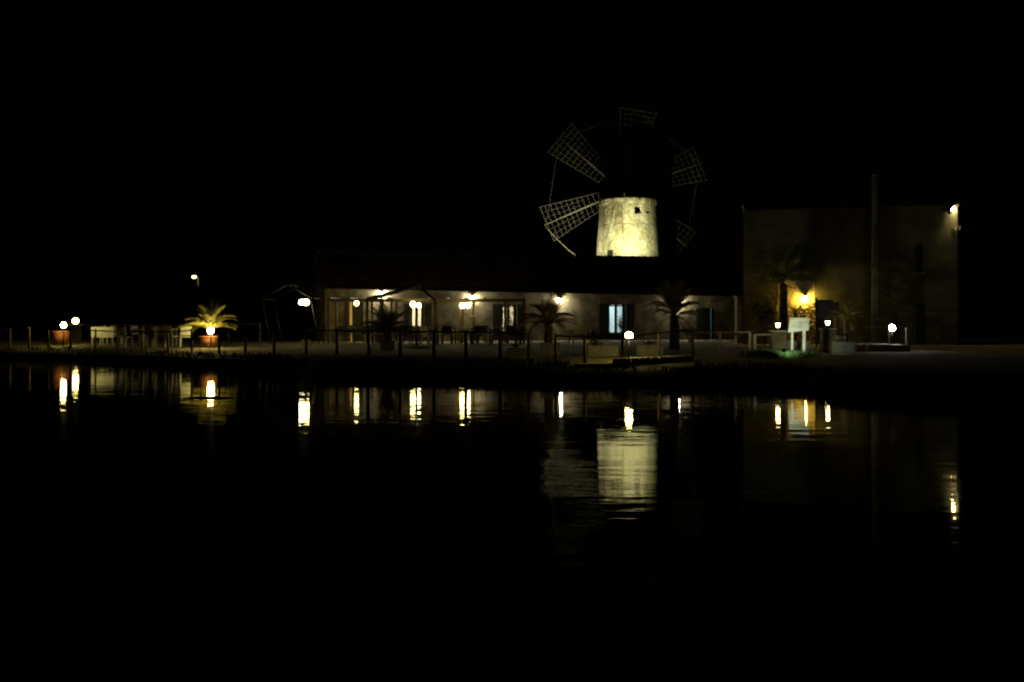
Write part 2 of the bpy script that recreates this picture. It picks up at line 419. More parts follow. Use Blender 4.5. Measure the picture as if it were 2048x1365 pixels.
# cream doorway, cyan doorway, warm doorway, and two doors left ajar
glazed(opD, zb=zpx(1018, 662)); room(opD, M['em_room_cream'], (-.6, 1.1, 0))
glazed(opE, zb=zpx(1233, 665)); room(opE, M['em_room_cyan'], (-.25, 1.0, 0), lampsize=(.9, .14))
glazed(opB, zb=zpx(835, 652)); room(opB, M['em_room_cream'], (.3, 1.0, 0))
room(opA, M['em_room_orange'], (-.3, .7, 0)); room(opF, M['em_room_blue'], (.2, .7, 0), lampsize=(.6, .14))
leaf(wall_x(704.5), opA[1]-.01, .02, opA[3]-.02, .1, M['shutter'], 'door', False)
leaf(opA[0]+.005, wall_x(700), .02, opA[3]-.02, .1, M['shutter_red'], 'door', False)
leaf(opF[0]+.01, wall_x(1422.2), .02, opF[3]+.02, .1, M['shutter'], 'door', False)
leaf(wall_x(1424.6), opF[1]-.005, .02, opF[3]+.02, .1, M['shutter'], 'door', False)
leaf(wall_x(687.5), opA[0]-.02, .05, opA[3], -.05, M['shutter_red'])
leaf(opB[1]+.01, wall_x(865), .05, opB[3], -.05, M['shutter'])
leaf(wall_x(806), opB[0]-.02, .05, opB[3], -.05, M['shutter'])
leaf(wall_x(985), opD[0]-.02, .05, opD[3], -.05, M['shutter'])
leaf(opD[1]+.02, wall_x(1047), .05, opD[3], -.05, M['shutter'])
leaf(wall_x(1197), opE[0]-.02, .05, opE[3], -.05, M['shutter'])
leaf(opE[1]+.02, wall_x(1268), .05, opE[3], -.05, M['shutter'])
leaf(opF[0]-.5, opF[0]-.02, .05, opF[3], -.05, M['shutter'])

# bracket lamps under the eave
def wall_lamp(px, py, label, em='em_wall'):
    D = wall_D(px)-.14; p = at(px, py, D)
    t = thing('wall_lamp', label, 'lamp', p, BANG, 'bracket lamps under the eave')
    MB().ball((0,0,0), .055, 14, 8).build('bulb', M[em], t)
    MB().lathe([(.02,.13),(.03,.12),(.085,.07),(.09,.062),(.08,.065),(.03,.11)], 16).build('shade', M['metal_dark'], t)
    MB().path([(0,.02,.12),(0,.04,.18),(0,.09,.2),(0,.15,.17)], .011, 6).build('bracket', M['metal_dark'], t)
    return t
wall_lamp(764, 588, 'bracket lamp under the eave above the potted conifer')
wall_lamp(945, 596, 'bracket lamp under the eave above the pair of pendant globes')
wall_lamp(1122, 601.5, 'bracket lamp under the eave behind the potted palm fronds')
wall_lamp(1358, 603, 'bracket lamp under the eave hidden behind the tall palm')

# ------------------------------------------------------------------ windmill
TC = Vector((PX(1256.5, 68), 68, .48))
mill = thing('windmill', 'floodlit round stone windmill with six bare lattice sails behind the roof', 'windmill', TC)
ZT = PZ(396, 66.2)-.48
zr = PZ(517, 66.0)-.48
def tr(z): return 1.835+(2.06-1.835)*(ZT-z)/(ZT-zr)
nseg, dz = 176, .065
cells_z = [i*dz for i in range(int(ZT/dz)+1)]+[ZT]
holes = [(PX(1268.3,66.2)-TC.x, PX(1283.6,66.2)-TC.x, PZ(426.3,66.2)-.48, PZ(413.5,66.2)-.48),
         (PX(1210.5,66.5)-TC.x, PX(1225.7,66.5)-TC.x, PZ(522,66.5)-.48, PZ(499,66.5)-.48)]
vs = []; fs = []
for z in cells_z:
    for j in range(nseg):
        a = 2*math.pi*j/nseg; r_ = tr(z)+mnoise.noise(Vector((math.cos(a)*2, math.sin(a)*2, z*1.1)))*.03+mnoise.noise(Vector((math.cos(a)*7, math.sin(a)*7, z*4)))*.012
        vs.append((r_*math.cos(a), r_*math.sin(a), z))
for i in range(len(cells_z)-1):
    for j in range(nseg):
        a = 2*math.pi*(j+.5)/nseg; z = (cells_z[i]+cells_z[i+1])/2; r_ = tr(z); x, y = r_*math.cos(a), r_*math.sin(a)
        cut = False
        if y < 0:
            for x0, x1, z0, z1 in holes:
                if x0 < x < x1 and z0 < z < z1: cut = True
            k = (x-(PX(1294,66.2)-TC.x))/.33          # wedge-shaped hole
            if 0 < k < 1 and z < PZ(419.5+2.5*k,66.2)-.48 and z > PZ(425.3-2.2*k,66.2)-.48: cut = True
        if not cut: fs.append((i*nseg+j, i*nseg+(j+1) % nseg, (i+1)*nseg+(j+1) % nseg, (i+1)*nseg+j))
me = bpy.data.meshes.new('tower_wall'); me.from_pydata(vs, [], fs); me.polygons.foreach_set('use_smooth', [True]*len(fs)); me.update()
tw = obj('tower_wall', me, M['tower'], mill)
md = tw.modifiers.new('thick', 'SOLIDIFY'); md.thickness = .34; md.offset = -1
cor = MB(); vs = []; fs = []; prof = [(1.80,ZT-.33),(1.895,ZT-.31),(1.90,ZT-.28),(1.895,ZT-.02),(1.875,ZT+.02),(1.5,ZT+.03)]
n = 120
for r_, z in prof:
    for j in range(n):
        a = 2*math.pi*j/n; q = mnoise.noise(Vector((math.cos(a)*3, math.sin(a)*3, z*2)))*.022
        notch = -.13 if abs(a-(1.5*math.pi+.29)) < .04 and z > ZT-.05 else 0
        vs.append(((r_+q)*math.cos(a), (r_+q)*math.sin(a), z+q+notch))
for i in range(len(prof)-1):
    for j in range(n): fs.append((i*n+j, i*n+(j+1) % n, (i+1)*n+(j+1) % n, (i+1)*n+j))
cor.add(vs, fs, False); cor.build('cornice', M['tower'], mill)
def tfront(px, py, out=.0):    # point on the tower's near face
    D = 66.2
    for _ in range(4):
        p = at(px, py, D); x = p.x-TC.x; r_ = tr(p.z-.48)+out
        D = TC.y-math.sqrt(max(r_*r_-x*x, .01))
    p = at(px, py, D); return p-TC
# stone surrounds of the openings
for (pa, pb, pt, pbm, nm) in ((1266.5, 1285.5, 408, 413.2, 'window_lintel'), (1210, 1233, 495, 499, 'door_lintel'), (1267, 1284.5, 456, 457.5, 'niche_sill')):
    q0, q1 = tfront(pa, (pt+pbm)/2, -.05), tfront(pb, (pt+pbm)/2, -.05)
    MB().bar(q0, q1, .16, (pbm-pt)*66/F).build(nm, M['tower'], mill)
MB().path([tfront(1243-.2*0+k*.35, 396+k*8.2, .02) for k in range(11)], .014, 5).build('lightning_cable', M['wire'], mill)
pp = [(1232,405),(1228,426),(1222,452),(1216,474),(1211,492),(1203.5,518)]
for nm, off in (('downpipe', 0), ('downpipe', 2.0)):
    MB().path([tfront(x+off, y, .05) for x, y in pp], .013, 6).build(nm, M['white_paint'], mill)
MB().path([tfront(x, y, .015) for x, y in ((1279.5,427),(1276,446),(1272,470),(1266,495),(1262,518))], .009, 5).build('cable', M['wire'], mill)
q0, q1 = tfront(1210, 508, -.22), tfront(1226.5, 508, -.22)
MB().bar(q0, q1, .05, 1.2).build('shade_panel', M['frame_dark'], mill)  # dark panel added inside the doorway to stand in for its shade
# conical boarded cap, shaft and hub behind
cap = MB(); cap.lathe([(1.62,ZT+.04),(1.70,ZT+.02),(1.66,ZT+.12),(.9,ZT+1.0),(.12,ZT+1.75),(.03,ZT+2.0)], 26, smooth=False); cp = cap.build('cap', M['cap'], mill)
MB().path([(0,0,ZT+1.95),(0,0,ZT+2.35)], [.03,.015], 6).build('finial', M['metal_dark'], cp)
HUB = at(1244.6, 383, 70.9)-TC
MB().path([(HUB.x*.6, 0, HUB.z), (HUB.x, HUB.y+.25, HUB.z)], .16, 10).build('wind_shaft', M['wood_dark'], mill)
MB().path([(HUB.x, HUB.y-.2, HUB.z), (HUB.x, HUB.y+.2, HUB.z)], .34, 14).build('hub', M['wood_dark'], mill)
MB().tube((HUB.x-.35, -1.72, ZT+.1), (HUB.x-.35, -1.72, ZT+.45), .03).build('cap_peg', M['wood_dark'], mill)
def hw(u): return .58+(1.24-.58)*(u-1.55)/(5.55-1.55)
def rp(u, v, tw_): return Vector((u, v*math.sin(tw_), v*math.cos(tw_)))   # sail frame: radial x, depth y, across z
def twist(u): return R(24-12*(u-1.5)/4)
tips = []
stock_me = None; lath_mes = []
def sail_parts():
    st = MB(); st.path([(0,0,0),(2,0,0),(5.75,0,0)], [.09,.06,.032], 8); yield 'sail', st.data('sail')
    us = [1.62+i*.36 for i in range(11)]+[5.55]
    for u in us:
        h = hw(u)+.03; yield 'lath', MB().bar(rp(u,-h,twist(u)), rp(u,h,twist(u)), .024, .018).data('lath')
    for k, ua in ((-1,1.55),(1,1.55),(-.66,2.6),(.66,2.4),(-.33,3.0),(.33,2.9)):
        pts = []
        for i in range(7):
            u = ua+(5.6-ua)*i/6; pts.append(rp(u, hw(u)*k, twist(u)))
        yield 'lath', MB().path(pts, .018 if abs(k) == 1 else .010, 5).data('lath')
meshes = list(sail_parts())
for i, (nm, m_) in enumerate(meshes): m_.materials.append(M['stock'] if i == 0 else M['lath'])
for ang in (19.5, 78.7, 139.5, 203.5, 261.5, 319.2):
    a = R(ang); sl = obj('sail', meshes[0][1], None, mill, HUB); sl.rotation_euler = (0, -a, 0)
    for nm, m_ in meshes[1:]: obj(nm, m_, None, sl)
    tips.append(HUB+Vector((math.cos(a)*5.6, 0, math.sin(a)*5.6)))
for i in (0, 1, 2, 5):
    MB().path([tips[i].lerp(tips[(i+1) % 6], k/5)+Vector((0,.02,-.10*math.sin(math.pi*k/5))) for k in range(6)], .011, 5).build('tip_rope', M['old_rope'], mill)
a = at(1090, 452, 70.9)-TC; b = at(1113, 478, 70.6)-TC; c = at(1163, 520, 69.5)-TC
MB().path([a, a.lerp(b,.5), b, b.lerp(c,.5)+Vector((0,0,-.08)), c, Vector((c.x+1.0, c.y, .1))], .022, 6).build('brake_rope', M['rope'], mill)

# floodlights on the back slope of the long roof
def flood(px, D, z, aim, energy, cone, label, blend=.6, color=(1.0,.93,.36)):
    p = Vector((PX(px, D), D, z))
    t = thing('floodlight', label, 'floodlight', p, 0, 'floodlights aimed at the mill')
    d = (Vector(aim)-p).normalized(); q = d.to_track_quat('Y', 'Z')
    rot = q.to_matrix()
    MB().box((0,0,.22), (.30,.14,.22), rot).build('housing', M['metal_dark'], t)
    MB().box(Vector((0,0,.22))+d*.073, (.26,.004,.18), rot).build('lens', M['em_flood_lens'], t)
    MB().bar((-.17,0,.02), (-.17,0,.24), .03).bar((.17,0,.02), (.17,0,.24), .03).bar((-.17,0,.02), (.17,0,.02), .05, .02).build('bracket', M['metal_grey'], t)
    L = bpy.data.lights.new('floodlight_beam', 'SPOT'); L.energy = energy; L.spot_size = R(cone); L.spot_blend = blend
    L.color = color; L.shadow_soft_size = .06
    lo = bpy.data.objects.new('floodlight_beam', L); COL.objects.link(lo); lo.parent = t
    lo.location = Vector((0,0,.22))+d*.12; lo.rotation_euler = d.to_track_quat('-Z', 'Y').to_euler()
    return t
M['em_flood_lens'] = emis('flood_lens_glow', (1.0,.95,.6), 6)
def roof_back_z(px, D):
    lx = wall_x(px); y = (Vector((PX(px, D), D, 0))-BL).dot(-bn)
    return BL.z+RIDGE-(RIDGE-top_at(lx))*max(0, y-DEPTH/2)/(DEPTH/2)
flood(1268, 62.7, roof_back_z(1268, 62.7)+.10, (TC.x+.45, 66.0, 7.5), 2300, 92, 'floodlight on the roof at the mill foot, right of three', .9, (1.0,.98,.48))
flood(1170, 62.4, roof_back_z(1170, 62.4)+.10, (TC.x-4.6, 70.9, 7.4), 11000, 62, 'floodlight on the roof at the mill foot, left of three', 1.0, (1.0,.93,.55))

flood(1216, 62.4, roof_back_z(1216, 62.4)+.10, (TC.x-.85, 66.2, 7.5), 1700, 84, 'floodlight on the roof at the mill foot, middle of three', .9, (1.0,.96,.46))

# ------------------------------------------------------------------ two-storey house on the right
HD = 49.0
HA = R(-12.6)
HO = Vector((PX(1487, HD), HD, .48)); hu = Vector((math.cos(HA), math.sin(HA), 0)); hn = Vector((math.sin(HA), -math.cos(HA), 0))
house = thing('stone_house', 'two storey plastered stone house with flat roof on the right', 'house', HO, HA)
def hx(px):
    k = (px-1024)/F; return (k*HO.y-HO.x)/(hu.x-k*hu.y)
def hD(px): return (HO+hu*hx(px)).y
def hz(py, px=1620): return PZ(py, hD(px))-.48
def hpt(px, py, off):         # world point off metres in front of the house wall
    k = (px-1024)/F; o_ = HO+hn*off; x = (k*o_.y-o_.x)/(hu.x-k*hu.y); D = (o_+hu*x).y
    return at(px, py, D)
HW = hx(1915); ZL, ZR = hz(425, 1487), hz(413, 1915)
hop = [(hx(1590), hx(1612), hz(545), hz(487)), (hx(1832), hx(1845), hz(545, 1838), hz(487, 1838)), (hx(1832.01), hx(1852), 0, hz(608, 1840)), (hx(1634), hx(1668), 0, hz(600, 1650))]
mb = MB()
cols = {}
for o_ in hop: cols.setdefault((o_[0], o_[1]), []).append(o_)
def hp(x0, x1, z0, z1a, z1b):
    mb.add([(x0,0,z0),(x1,0,z0),(x1,.5,z0),(x0,.5,z0),(x0,0,z1a),(x1,0,z1b),(x1,.5,z1b),(x0,.5,z1a)],
           [(0,3,2,1),(4,5,6,7),(0,1,5,4),(1,2,6,5),(2,3,7,6),(3,0,4,7)])
def ht(x): return ZL+(ZR-ZL)*x/HW
# vertical strips with holes
xs = sorted({0.0, HW, *[v for o_ in hop for v in o_[:2]]})
for a, b in zip(xs, xs[1:]):
    hs = sorted([(z0, z1) for x0, x1, z0, z1 in hop if x0 <= a+1e-6 and x1 >= b-1e-6]); z = -.3
    for z0, z1 in hs:
        if z0 > z: hp(a, b, z, z0, z0)
        z = z1
    hp(a, b, z, ht(a), ht(b))
mb.build('front_wall', M['plaster_house'], house)
mb = MB()
for x0, x1, t_ in ((0, .5, ZL), (HW-.5, HW, ZR)):
    mb.box(((x0+x1)/2, 4.25, (t_-.3)/2), (x1-x0, 7.5, t_+.3))
mb.box((HW/2, 7.75, 3.0), (HW-1.0, .5, 6.6)); mb.build('side_wall', M['plaster_house'], house)
MB().box((HW/2, 4.0, min(ZL, ZR)-.45), (HW-1.0, 7.0, .2)).build('roof_slab', M['concrete'], house)
x = -.05
while x < HW:
    wd = random.uniform(.5, .9); b = min(x+wd, HW+.05); j = random.uniform(-.012, .03)
    MB().bar((x+.006, .2, ht(x)+.035+j), (b-.006, .2, ht(b)+.035+j+random.uniform(-.012, .012)), .62, .07).build('coping_stone', M['plaster_house'], house); x = b
for x0, x1, z0, z1 in hop:
    nm = 'door' if z0 == 0 else 'window_shutter'
    for a, b in ((x0+.01, (x0+x1)/2-.003), ((x0+x1)/2+.003, x1-.01)):
        f_ = MB(); f_.box(((a+b)/2, .32, (z0+z1)/2), (b-a, .04, z1-z0-.02))
        for k in range(3):
            f_.box(((a+b)/2, .295, z0+.15+(z1-z0-.3)*k/2), (b-a-.02, .02, .08))
        f_.build(nm, M['shutter'], house)
    if z0 > 0: MB().box(((x0+x1)/2, -.04, z0-.045), (x1-x0+.2, .14, .08)).build('window_sill', M['concrete'], house)
MB().tube((.05, .1, ZL+.05), (-.05, .1, ZL+.36), .035).build('roof_pipe', M['white_plastic'], house)
# rubble stones laid bare where the plaster fell off, under the amber lamp
zones = [(hx(1600), hx(1633), hz(680), hz(606))]
# paler patch paints the amber lamp's pool of light, ragged at its edge
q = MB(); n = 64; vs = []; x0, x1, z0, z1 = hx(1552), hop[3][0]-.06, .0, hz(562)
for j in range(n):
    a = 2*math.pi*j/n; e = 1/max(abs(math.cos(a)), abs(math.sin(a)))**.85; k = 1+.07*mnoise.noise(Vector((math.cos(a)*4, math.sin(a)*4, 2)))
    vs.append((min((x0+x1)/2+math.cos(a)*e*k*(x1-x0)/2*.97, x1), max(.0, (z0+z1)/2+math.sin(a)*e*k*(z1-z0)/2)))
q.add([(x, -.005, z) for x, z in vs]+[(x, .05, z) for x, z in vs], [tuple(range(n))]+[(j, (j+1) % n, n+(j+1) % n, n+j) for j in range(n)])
q.build('lamp_pool_patch', M['lamp_pool'], house)
srng = random.Random(3); smeshes = []
for i in range(9):
    q = MB(); prof = []
    vs = []; n = 8
    r0 = [srng.uniform(.82, 1.08) for _ in range(n)]
    for y_, k in ((.5, 1.0), (-.28, .95), (-.5, .68)):
        for j in range(n):
            a = 2*math.pi*(j+.5)/n; c_, s_ = math.cos(a), math.sin(a); e = 1/max(abs(c_), abs(s_))**.65
            vs.append((c_*e*k*r0[j]*.5, y_+srng.uniform(-.06, .06), s_*e*k*r0[j]*.5))
    fs = [(i_*n+j, i_*n+(j+1) % n, (i_+1)*n+(j+1) % n, (i_+1)*n+j) for i_ in range(2) for j in range(n)]+[tuple(2*n+j for j in range(n))]
    q.add(vs, fs); m_ = q.data('stone'); m_.materials.append(M['rubble']); smeshes.append(m_)
placed = []
for zi, (x0, x1, z0, z1) in enumerate(zones):
    q = MB(); n = 40; vs = []                      # bare mortar bed with a ragged outline
    for j in range(n):
        a = 2*math.pi*j/n; e = 1/max(abs(math.cos(a)), abs(math.sin(a)))**.8; k = 1+.10*mnoise.noise(Vector((math.cos(a)*2.5, math.sin(a)*2.5, zi)))
        vs.append(((x0+x1)/2+math.cos(a)*e*k*(x1-x0)/2*.97, max(.0, (z0+z1)/2+math.sin(a)*e*k*(z1-z0)/2)))
    vs = [(min(x, hop[3][0]-.03), z) if zi == 0 else (x, max(z, hop[3][3]+.02)) for x, z in vs]
    q.add([(x, -.011, z) for x, z in vs]+[(x, .05, z) for x, z in vs], [tuple(range(n))]+[(j, (j+1) % n, n+(j+1) % n, n+j) for j in range(n)])
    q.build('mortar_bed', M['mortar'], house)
    tries = 0
    while tries < 2600 and len(placed) < 270:
        tries += 1
        wd = srng.uniform(.12, .30)*(1.0 if tries < 900 else .62); h = wd*srng.uniform(.5, .8)
        x = srng.uniform(x0, x1); z = srng.uniform(max(z0, .05), z1)
        if any(a-.02 < x+wd/2 and x-wd/2 < b+.02 and c_ < z+h/2 and z-h/2 < d_+.02 for a, b, c_, d_ in hop): continue
        if (abs(x-(x0+x1)/2)/((x1-x0)/2))**4+(abs(z-(z0+z1)/2)/((z1-z0)/2))**4 > 1.0+srng.uniform(-.2, .25): continue
        if any((abs(x-a)/((wd+c_)*.47))**2.6+(abs(z-b)/((h+d_)*.47))**2.6 < 1 for a, b, c_, d_ in placed): continue
        placed.append((x, z, wd, h))
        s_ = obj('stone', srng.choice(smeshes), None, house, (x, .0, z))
        s_.scale = (wd, srng.uniform(.05, .15), h); s_.rotation_euler = (0, srng.uniform(-.35, .35), 0)
# amber lantern on the house wall
p = hpt(1610, 598, .17)
t = thing('amber_wall_lantern', 'amber wall lantern glowing on the rubble stone of the house', 'lamp', p)
MB().ball((0,0,0), .075, 14, 8, 1.25).build('bulb', M['em_orange'], t)
MB().lathe([(.02,.24),(.04,.22),(.12,.13),(.13,.115),(.12,.12),(.04,.19)], 8, smooth=False).build('hood', M['metal_dark'], t)
MB().path([(0,0,.23),(.01,.05,.29),(.03,.12,.28),(.04,.18,.2)], .014, 6).build('bracket', M['metal_dark'], t)
# floodlight at the roof corner
p = hpt(1906, 418, .16)
t = thing('corner_floodlight', 'bright yellow floodlight on the top right corner of the house', 'floodlight', p)
d = Vector((.70,-.36,-.62)).normalized(); rot = d.to_track_quat('Y','Z').to_matrix()
MB().box(-d*.07, (.34,.12,.24), rot).build('housing', M['metal_dark'], t)
MB().box(d*.0, (.30,.03,.20), rot).build('lens', M['em_flood'], t)
MB().box((-.17,-.06,-.04), (.02,.34,.40)).build('added_visor', M['metal_dark'], t)  # plate added to keep the lens's spill off the wall
MB().bar((-.08,.04,.02), (-.12,.22,-.10), .04).build('arm', M['metal_grey'], t)
p = hpt(1911, 455, .12)
t = thing('insulator_bracket', 'small pale bracket with insulators below the corner floodlight', 'bracket', p)
MB().bar((-.12,.1,0), (.22,-.06,.03), .06, .05).build('arm', M['wood_pale'], t)
for k in (.02, .17): MB().lathe([(.03,0),(.04,.03),(.02,.05),(.035,.08),(.01,.1)], 8, (k, .02-k*.4, -.13)).build('insulator', M['white_plastic'], t)

# ------------------------------------------------------------------ stone pillar between the two houses
p = base(1481, 50.5)
t = thing('stone_pillar', 'ochre stone pillar standing between the long building and the house', 'pillar', p)
MB().box((0,0,1.05), (.44,.5,2.3)).build('shaft', M['rubble'], t); MB().box((0,0,2.24), (.52,.58,.08)).build('cap_stone', M['stone'], t)

# ------------------------------------------------------------------ concrete utility pole with cables
p = base(1750.5, 44.6)
t = thing('utility_pole', 'tall pale concrete utility pole in front of the house', 'pole', p)
PH = PZ(352, 44.6)-p.z
MB().path([(0,0,-.1),(0,0,PH)], [.165,.13], 14).build('shaft', M['pole'], t)
MB().lathe([(.14,PH-.002),(.15,PH+.03),(.10,PH+.05),(.02,PH+.055)], 12).build('top_cap', M['concrete'], t)
MB().box((.05,-.16,PZ(639,44.6)-p.z), (.10,.03,.06)).build('number_plate', M['white_plastic'], t)
for (py0, px1, py1, D1, lab) in ((566, 1850, 574, 48.9, 'upper slack black cable from the pole to the house'), (578, 1838, 614, 48.9, 'lower sagging black cable from the pole to the house')):
    a = at(1756, py0, 44.5); b = hpt(px1, py1, .02)
    o = MB().path([a.lerp(b, k/10)+Vector((0,0,-.22*math.sin(math.pi*k/10))) for k in range(11)], .018, 5).build('cable', M['wire']); tag(o, lab, 'cable')

# ------------------------------------------------------------------ globe lamps
def bollard(px, py, D, r, em, label, cup=False, gy=None, ring=True):
    r *= .86
    b_ = base(px, D); 
    if gy is not None: b_.z = gy
    h = PZ(py, D)-b_.z
    t = thing('globe_lamp', label, 'lamp', b_, 0, 'globe lamps on short posts')
    MB().lathe([(.10,-.03),(.10,.015),(.05,.03)], 14).build('base_plate', M['metal_dark'], t)
    MB().path([(0,0,.02),(0,0,h-r*.95)], .032, 8).build('post', M['metal_dark'], t)
    MB().ball((0,0,h), r, 20, 12, 1.0, -.45 if cup else -1).build('globe', em, t)
    if cup: MB().lathe([(r*.25,h-r*.80),(r*.45,h-r*.62),(r*.5,h-r*.47),(r*.45,h-r*.48),(.02,h-r*.52)], 20).build('cup', M['metal_dark'], t)
    elif ring: MB().lathe([(r*.90,h-r*.52),(r*1.02,h-r*.50),(r*1.02,h-r*.40),(r*.92,h-r*.38)], 20).build('ring', M['metal_dark'], t)
    MB().lathe([(.045,h-r*1.12),(r*.4,h-r*1.0),(r*.42,h-r*.9)], 12).build('collar', M['metal_dark'], t)
    return t
bollard(127, 651, 46.6, .135, M['em_left'], 'globe lamp with dark ring in front of a big terracotta pot')
bollard(421.5, 662, 41.6, .145, M['em_bright'], 'globe lamp lighting the potted palm from in front')
bollard(1258, 672, 30.2, .125, M['em_dome'], 'domed globe lamp near the stone edging and cyan door', True)
PLZ = PZ(689, 38)
bollard(1784, 656.5, 38, .135, M['em_cool'], 'white globe lamp on the low platform by the utility pole', gy=PLZ)
# lamp on the far left table-height wall
p = base(151, 54.5)
t = thing('globe_lamp', 'globe lamp standing on a pale low pedestal at far left', 'lamp', (p.x, p.y, PZ(648.5, 54.5)), 0, 'globe lamps on short posts')
MB().ball((0,0,.155), .15, 20, 12).build('globe', M['em_warm'], t); MB().lathe([(.09,0),(.09,.02),(.05,.05)], 14).build('base_plate', M['metal_dark'], t)
ph = PZ(648.5, 54.5)-p.z
pd = thing('lamp_pedestal', 'pale low masonry pedestal under the far left globe lamp', 'pedestal', p)
MB().box((.0,0,(ph-.06)/2), (.5,.4,ph-.06)).build('block', M['plaster'], pd); MB().box((-.05,0,ph-.03), (.7,.5,.06)).build('slab', M['white_paint'], pd)

# pendant globes under the pergola
def pendant(px, py, D, r, em, label, topz):
    r *= .86
    p = at(px, py, D)
    t = thing('pendant_lamp', label, 'lamp', p, 0, 'pendant globes under the pergola')
    MB().ball((0,0,0), r, 18, 10, 1.05).build('globe', em, t)
    MB().path([(0,0,r*.95),(0,0,max(topz-p.z, r+.03))], .012, 6).build('rod', M['metal_dark'], t)
    MB().lathe([(.05,r*.85),(.055,r*.98),(.03,r*1.15)], 12).build('gallery', M['metal_dark'], t)
PD = 51.0; PTOP = PZ(603, PD)
pendant(713, 607, PD+1.2, .125, M['em_warm'], 'oval globe lamp beside the leftmost door of the long building', PTOP)
pendant(826, 609, PD-.6, .15, M['em_warm'], 'left globe of the pendant pair before the warm doorway', PTOP)
pendant(837.5, 611, PD+.4, .125, M['em_soft'], 'right globe of the pendant pair before the warm doorway', PTOP)
pendant(925, 611.5, PD-.6, .15, M['em_warm'], 'left globe of the pendant pair under the second bracket lamp', PTOP)
pendant(936, 611.5, PD+.4, .125, M['em_soft'], 'right globe of the pendant pair under the second bracket lamp', PTOP)

# ------------------------------------------------------------------ pergola
pg = thing('pergola', 'dark timber pergola along the front of the long building', 'pergola', (0,0,0))
PB = 53.2
pposts = [657, 734, 783, 866, 921, 947, 1010, 1048]
for i, px in enumerate(pposts):
    b_ = base(px, PD); MB().box((b_.x, PD, (b_.z+PTOP)/2-.05), (.12,.12,PTOP-b_.z+.1)).build('post', M['wood_mid'], pg)
    if i % 2 == 0:
        xb = PX(px, PD); MB().box((xb, PB, (.45+PTOP)/2-.05), (.12,.12,PTOP-.45+.1)).build('post', M['wood_mid'], pg)
MB().bar((PX(655,PD), PD, PTOP+.06), (PX(1052,PD), PD, PTOP+.06), .10, .12).build('beam', M['wood_mid'], pg)
MB().bar((PX(655,PD), PB, PTOP+.06), (PX(1052,PD), PB, PTOP+.06), .10, .12).build('beam', M['wood_mid'], pg)
for i in range(11):
    x = PX(662+i*38.5, PD); MB().bar((x, PD-.25, PTOP+.155), (x, PB+.25, PTOP+.155), .05, .07).build('rafter', M['wood_dark'], pg)
# framed board hanging beside the pendant pair
p = at(945.5, 633, PD-.1)
t = thing('hanging_frame', 'empty pale wooden frame hanging beside the right pendant pair', 'frame', p)
W_, H_ = 8.5*PD/F, 29*PD/F
for a, b in (((-W_/2,0,0),(W_/2,0,0)), ((-W_/2,0,H_),(W_/2,0,H_)), ((-W_/2,0,0),(-W_/2,0,H_)), ((W_/2,0,0),(W_/2,0,H_))):
    MB().bar(a, b, .035, .03).build('frame_bar', M['wood_pale'], t)

# ------------------------------------------------------------------ bare gazebo frames
def gazebo(pl, pa, pr, yl, ya, yr, D, dep, lean, label, mt, r_=.024):
    t = thing('gazebo', label, 'gazebo', base((pl+pr)/2, D))
    o_ = Vector(t.location)
    L0, A0, R0 = at(pl, yl, D)-o_, at(pa, ya, D)-o_, at(pr, yr, D)-o_
    dv = Vector((0, dep, 0))
    for k, q in (('rafter', (L0, A0)), ('rafter', (A0, R0)), ('rafter', (L0+dv, A0+dv)), ('rafter', (A0+dv, R0+dv)),
                 ('ridge_bar', (A0, A0+dv)), ('eave_bar', (L0, L0+dv)), ('eave_bar', (R0, R0+dv))):
        MB().tube(q[0], q[1], r_, n=8).build(k, mt, t)
    for P_, s_ in ((L0, 1), (R0, 1)):
        for dd in (Vector((0,0,0)), dv):
            e = P_+dd; MB().tube((e.x+lean*s_, e.y, gz(1024+F*(e.x+o_.x)/(e.y+o_.y), e.y+o_.y)-o_.z), e, r_, n=8).build('leg', mt, t)
    return t
gazebo(523.5, 575, 621, 598, 570, 596, 47.5, 2.4, .42, 'bare gable frame of a gazebo holding two globe lamps', M['metal_bronze'], .018)
gazebo(734.5, 833, 869, 597, 572, 601, 48.5, 1.6, .05, 'bare dark gable frame of a gazebo before the pergola', M['wood_dark'], .05)
for px, D, r, em, lab in ((603, 47.3, .115, 'em_soft', 'small white globe on the gazebo frame, left of two'), (612.5, 46.9, .135, 'em_warm', 'larger yellow globe on the gazebo frame, right of two')):
    p = at(px, 605, D)
    t = thing('gazebo_lamp', lab, 'lamp', p, 0, 'globe lamps on the gazebo frame')
    MB().ball((0,0,0), r, 18, 10).build('globe', M[em], t)
    MB().path([(0,0,r*.9),(.02,.05,r+.08),(.22 if px < 610 else .12, .2, .22)], .012, 6).build('arm', M['metal_dark'], t)

